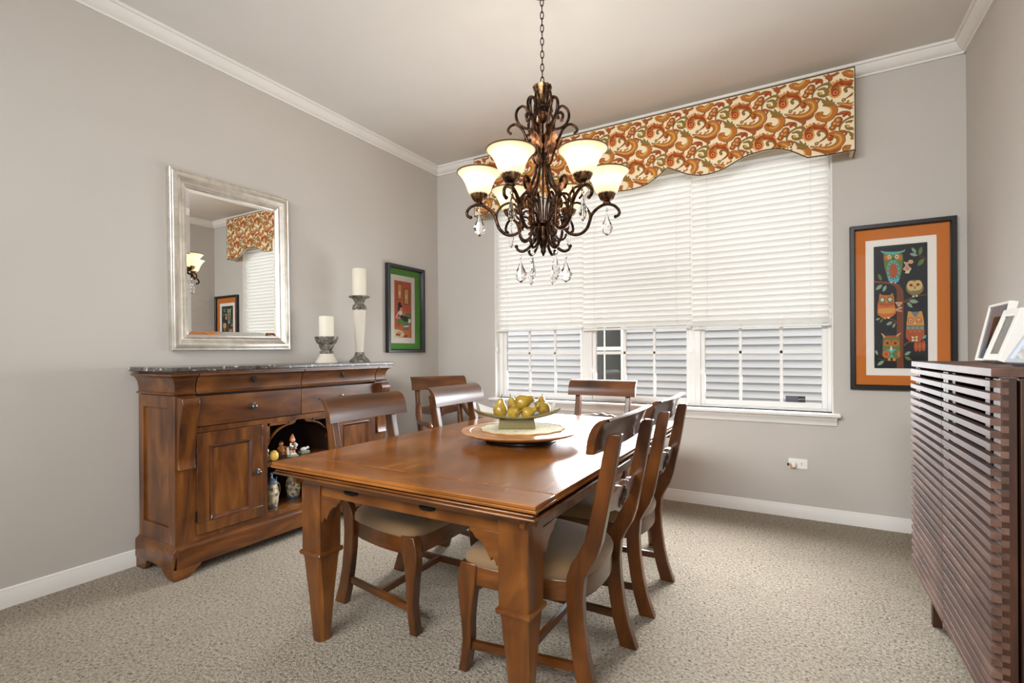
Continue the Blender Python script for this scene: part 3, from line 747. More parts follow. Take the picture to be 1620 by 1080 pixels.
def pend(bm, top, h, w, th=.007):
    prof = ((0,.0),(.10,.10),(.20,.26),(.36,.45),(.52,.78),(.62,1.0),(.70,.86),(.77,.72),(.84,.80),(.90,.52),(1,.0))
    n = len(prof); L = [(top[0]-w*k, top[1], top[2]-h*t) for t, k in prof]; Rr = [(top[0]+w*k, top[1], top[2]-h*t) for t, k in prof]
    for sy in (-1, 1):
        C = [(top[0], top[1]+sy*th*min(1, 2.5*k), top[2]-h*t) for t, k in prof]
        for A in (L, Rr):
            Mi = [tuple((A[i][j]*.55+C[i][j]*.45)+(sy*th*.35 if j == 1 else 0)*min(1, prof[i][1]*2) for j in range(3)) for i in range(n)]
            for X, Y in ((A, Mi), (Mi, C)):
                for i in range(n-1):
                    q = [X[i], X[i+1], Y[i+1], Y[i]]; u = []
                    for p in q:
                        if not u or (Vector(p)-Vector(u[-1])).length > 1e-6: u.append(p)
                    if len(u) > 2 and (Vector(u[0])-Vector(u[-1])).length < 1e-6: u.pop()
                    if len(u) > 2: face(bm, u)
    bmesh.ops.remove_doubles(bm, verts=bm.verts, dist=1e-5)
def make_arm():
    bm = NB(); rr = lambda p: rz_(p, 0)
    tube(bm, catmull(rr([(.105,1.845),(.113,1.815),(.128,1.793),(.162,1.779),(.198,1.785),(.228,1.812),(.243,1.850),(.252,1.880),(.271,1.905),(.292,1.922),(.313,1.933),(.338,1.938),(.364,1.933),(.385,1.920),(.398,1.899),(.393,1.880),(.378,1.873)]), 4), [0.0073, 0.0086, 0.0086, 0.0079, 0.0079], 8)
    tube(bm, catmull(rr([(.245,1.862),(.243,1.89),(.229,1.915),(.209,1.935),(.177,1.947),(.150,1.940)]), 4), 0.0066, 8)
    tube(bm, catmull(rr([(.109,1.80),(.113,1.84),(.117,1.88),(.125,1.925),(.135,1.97),(.145,2.0),(.165,2.024),(.188,2.032),(.204,2.016),(.204,1.988),(.192,1.972)]), 4), [0.0079, 0.0079, 0.0066, 0.0066], 8)
    tube(bm, catmull(rr([(.030,1.84),(.034,1.90),(.044,1.950),(.065,1.982),(.087,1.975),(.098,1.945),(.092,1.92)]), 4), 0.0073, 8)
    tube(bm, catmull(rr([(.040,1.832),(.062,1.84),(.080,1.868),(.105,1.872),(.116,1.85)]), 4), 0.0059, 8)
    ball(bm, (.378,0,Zc(1.873)), .0095); ball(bm, (.192,0,Zc(1.972)), .007); ball(bm, (.150,0,Zc(1.940)), .007)
    arm = obj('arm', bm, chm, cd, sharp=60)
    bm = NB()
    for k in range(5):
        z = 1.80+k*.030; r = .112+.0035*k
        for s in (-1, 1):
            P = rz_([(r,z),(r+s*.018,z+.022),(r+s*.036,z+.020)], 0); leafblade(bm, P, .011)
    leafblade(bm, rz_([(.13,1.95),(.155,1.99),(.150,2.03),(.175,2.055)], 0), .018)
    obj('leaf', bm, copper, arm)
    bm = NB(); lathe(bm, ((.010,1.936),(.019,1.940),(.021,1.946),(.013,1.950),(.024,1.956),(.034,1.966),(.042,1.985),(.046,1.996),(.040,1.998),(.015,1.998)), (.333,0,-ZB), 42, flute=14, famp=.05); obj('candle_cup', bm, cupm, arm)
    bm = NB(); prof = [(.040,1.988),(.049,1.993),(.058,2.007),(.065,2.028),(.074,2.052),(.087,2.076),(.102,2.095),(.114,2.104)]
    n = 40; rings = [[bm.verts.new((.333+r*math.cos(2*PI*i/n), r*math.sin(2*PI*i/n), Zc(z))) for i in range(n)] for r, z in prof]
    for a, b in zip(rings, rings[1:]):
        for i in range(n): bm.faces.new((a[i], a[(i+1) % n], b[(i+1) % n], b[i]))
    sh = obj('shade', bm, shade_m, arm, sharp=80)
    bm = NB(); tube(bm, [(.333+.1145*math.cos(2*PI*i/40), .1145*math.sin(2*PI*i/40), Zc(2.105)) for i in range(40)], .0032, 6, closed=True); obj('shade_rim', bm, plain('amber_rim', '#4f3422', .35), arm)
    bm = NB(); ball(bm, (.333,0,Zc(2.045)), .021, sc=(1,1,1.35)); lathe(bm, ((.010,1.998),(.010,2.022)), (.333,0,-ZB), 12); obj('bulb', bm, bulb_m, arm)
    bm = NB(); tube(bm, [(.333,0,Zc(1.932)),(.333,0,Zc(1.915))], .0012, 5); lathe(bm, ((.001,1.918),(.007,1.911),(.007,1.905),(.001,1.897)), (.333,0,-ZB), 8); pend(bm, (.333,0,Zc(1.897)), .125, .033); obj('crystal_drop', bm, crystal_m, arm, sharp=5)
    return arm
def make_upper():
    bm = NB(); rr = lambda p: rz_(p, 0)
    tube(bm, catmull(rr([(.030,2.455),(.042,2.490),(.057,2.503),(.073,2.492),(.078,2.464),(.070,2.420),(.055,2.38)]), 4), 0.0059, 8)
    tube(bm, catmull(rr([(.083,2.388),(.077,2.420),(.090,2.446),(.110,2.450),(.132,2.430),(.138,2.396),(.122,2.357),(.088,2.335),(.050,2.33)]), 4), 0.0073, 8)
    tube(bm, catmull(rr([(.075,2.262),(.090,2.296),(.109,2.334),(.140,2.356),(.168,2.346),(.181,2.325),(.168,2.309)]), 4), [0.0066, 0.0073, 0.0073, 0.0066], 8)
    tube(bm, catmull(rr([(.012,2.30),(.020,2.22),(.032,2.14),(.045,2.08),(.072,2.02),(.108,1.985),(.128,1.95)]), 4), [0.0053, 0.0073, 0.0079, 0.0079], 8)
    tube(bm, catmull(rr([(.050,2.33),(.060,2.29),(.072,2.255),(.055,2.20),(.040,2.15)]), 4), 0.0059, 8)
    ball(bm, (.168,0,Zc(2.309)), .008); ball(bm, (.083,0,Zc(2.388)), .007)
    u = obj('scroll', bm, chm, cd, sharp=60)
    bm = NB(); leafblade(bm, rr([(.028,2.22),(.050,2.28),(.052,2.35),(.070,2.415)]), .026); leafblade(bm, rr([(.030,2.20),(.075,2.235),(.10,2.28),(.125,2.285)]), .024); leafblade(bm, rr([(.022,2.14),(.045,2.17),(.060,2.21)]), .018)
    obj('leaf', bm, copper, u); return u
def make_lower():
    bm = NB(); rr = lambda p: rz_(p, 0)
    tube(bm, catmull(rr([(.034,1.825),(.042,1.79),(.050,1.748),(.073,1.714),(.105,1.694),(.130,1.700),(.141,1.717)]), 4), [0.0066, 0.0086, 0.0079, 0.0066], 8); ball(bm, (.141,0,Zc(1.720)), .0095)
    tube(bm, catmull(rr([(.045,1.83),(.060,1.79),(.072,1.765),(.094,1.753),(.113,1.764),(.120,1.785)]), 4), 0.0059, 8)
    l = obj('lower_scroll', bm, chm, cd, sharp=60)
    bm = NB(); tube(bm, [(.118,0,Zc(1.690)),(.118,0,Zc(1.676))], .0012, 5); lathe(bm, ((.001,1.677),(.008,1.668),(.008,1.662),(.001,1.652)), (.118,0,-ZB), 8); pend(bm, (.118,0,Zc(1.652)), .122, .033); obj('crystal_drop', bm, crystal_m, l, sharp=5)
    return l
for mk in (make_arm, make_upper, make_lower):
    p = mk(); p.rotation_euler = (0,0,AS0)
    for k in range(1, 6): dup(p, cd, None, AS0+k*PI/3)
for k in range(6):
    a = AS0+k*PI/3
    l = bpy.data.lights.new('bulb_light', 'POINT'); l.energy = BULB_W; l.color = (1,.92,.82); l.shadow_soft_size = .022
    lo = bpy.data.objects.new('bulb_light', l); COL.objects.link(lo); lo.location = (CXY[0]+.333*math.cos(a), CXY[1]+.333*math.sin(a), 2.085)

# ------------------------------------------------------------------ mirror and pictures
def rings_rect(bm, w, h, prof, mp, m=0):
    R = [[bm.verts.new(mp(sx*(w/2-d), sz*(h/2-d), t)) for sx, sz in ((-1,-1),(1,-1),(1,1),(-1,1))] for d, t in prof]
    for a, b in zip(R, R[1:]):
        for i in range(4):
            f = bm.faces.new((a[i], a[(i+1) % 4], b[(i+1) % 4], b[i])); f.material_index = m
    return R
mpL = lambda u, v, t: (t, u, v)
mpB = lambda u, v, t: (u, -t, v)
t = thing('wall_mirror', 'large rectangular mirror in a wide silver frame on the left wall above the sideboard', 'mirror', (.004,-2.1175,1.7305))
t.rotation_euler = (.0100,0,0)
bm = NB(); rings_rect(bm, .775, 1.071, ((0,0),(0,.030),(.003,.034),(.008,.034),(.012,.030),(.016,.034),(.028,.038),(.040,.037),(.052,.029),(.064,.020),(.070,.019),(.073,.024),(.078,.026),(.082,.023),(.084,.020),(.089,.021),(.094,.016),(.096,.006)), mpL); obj('frame', bm, silver, t, sharp=25)
bm = NB(); R = rings_rect(bm, .775-.188, 1.071-.188, ((0,.009),(.022,.012)), mpL); bm.faces.new(R[-1]); obj('mirror_pane', bm, mirror_m, t, sharp=.05)

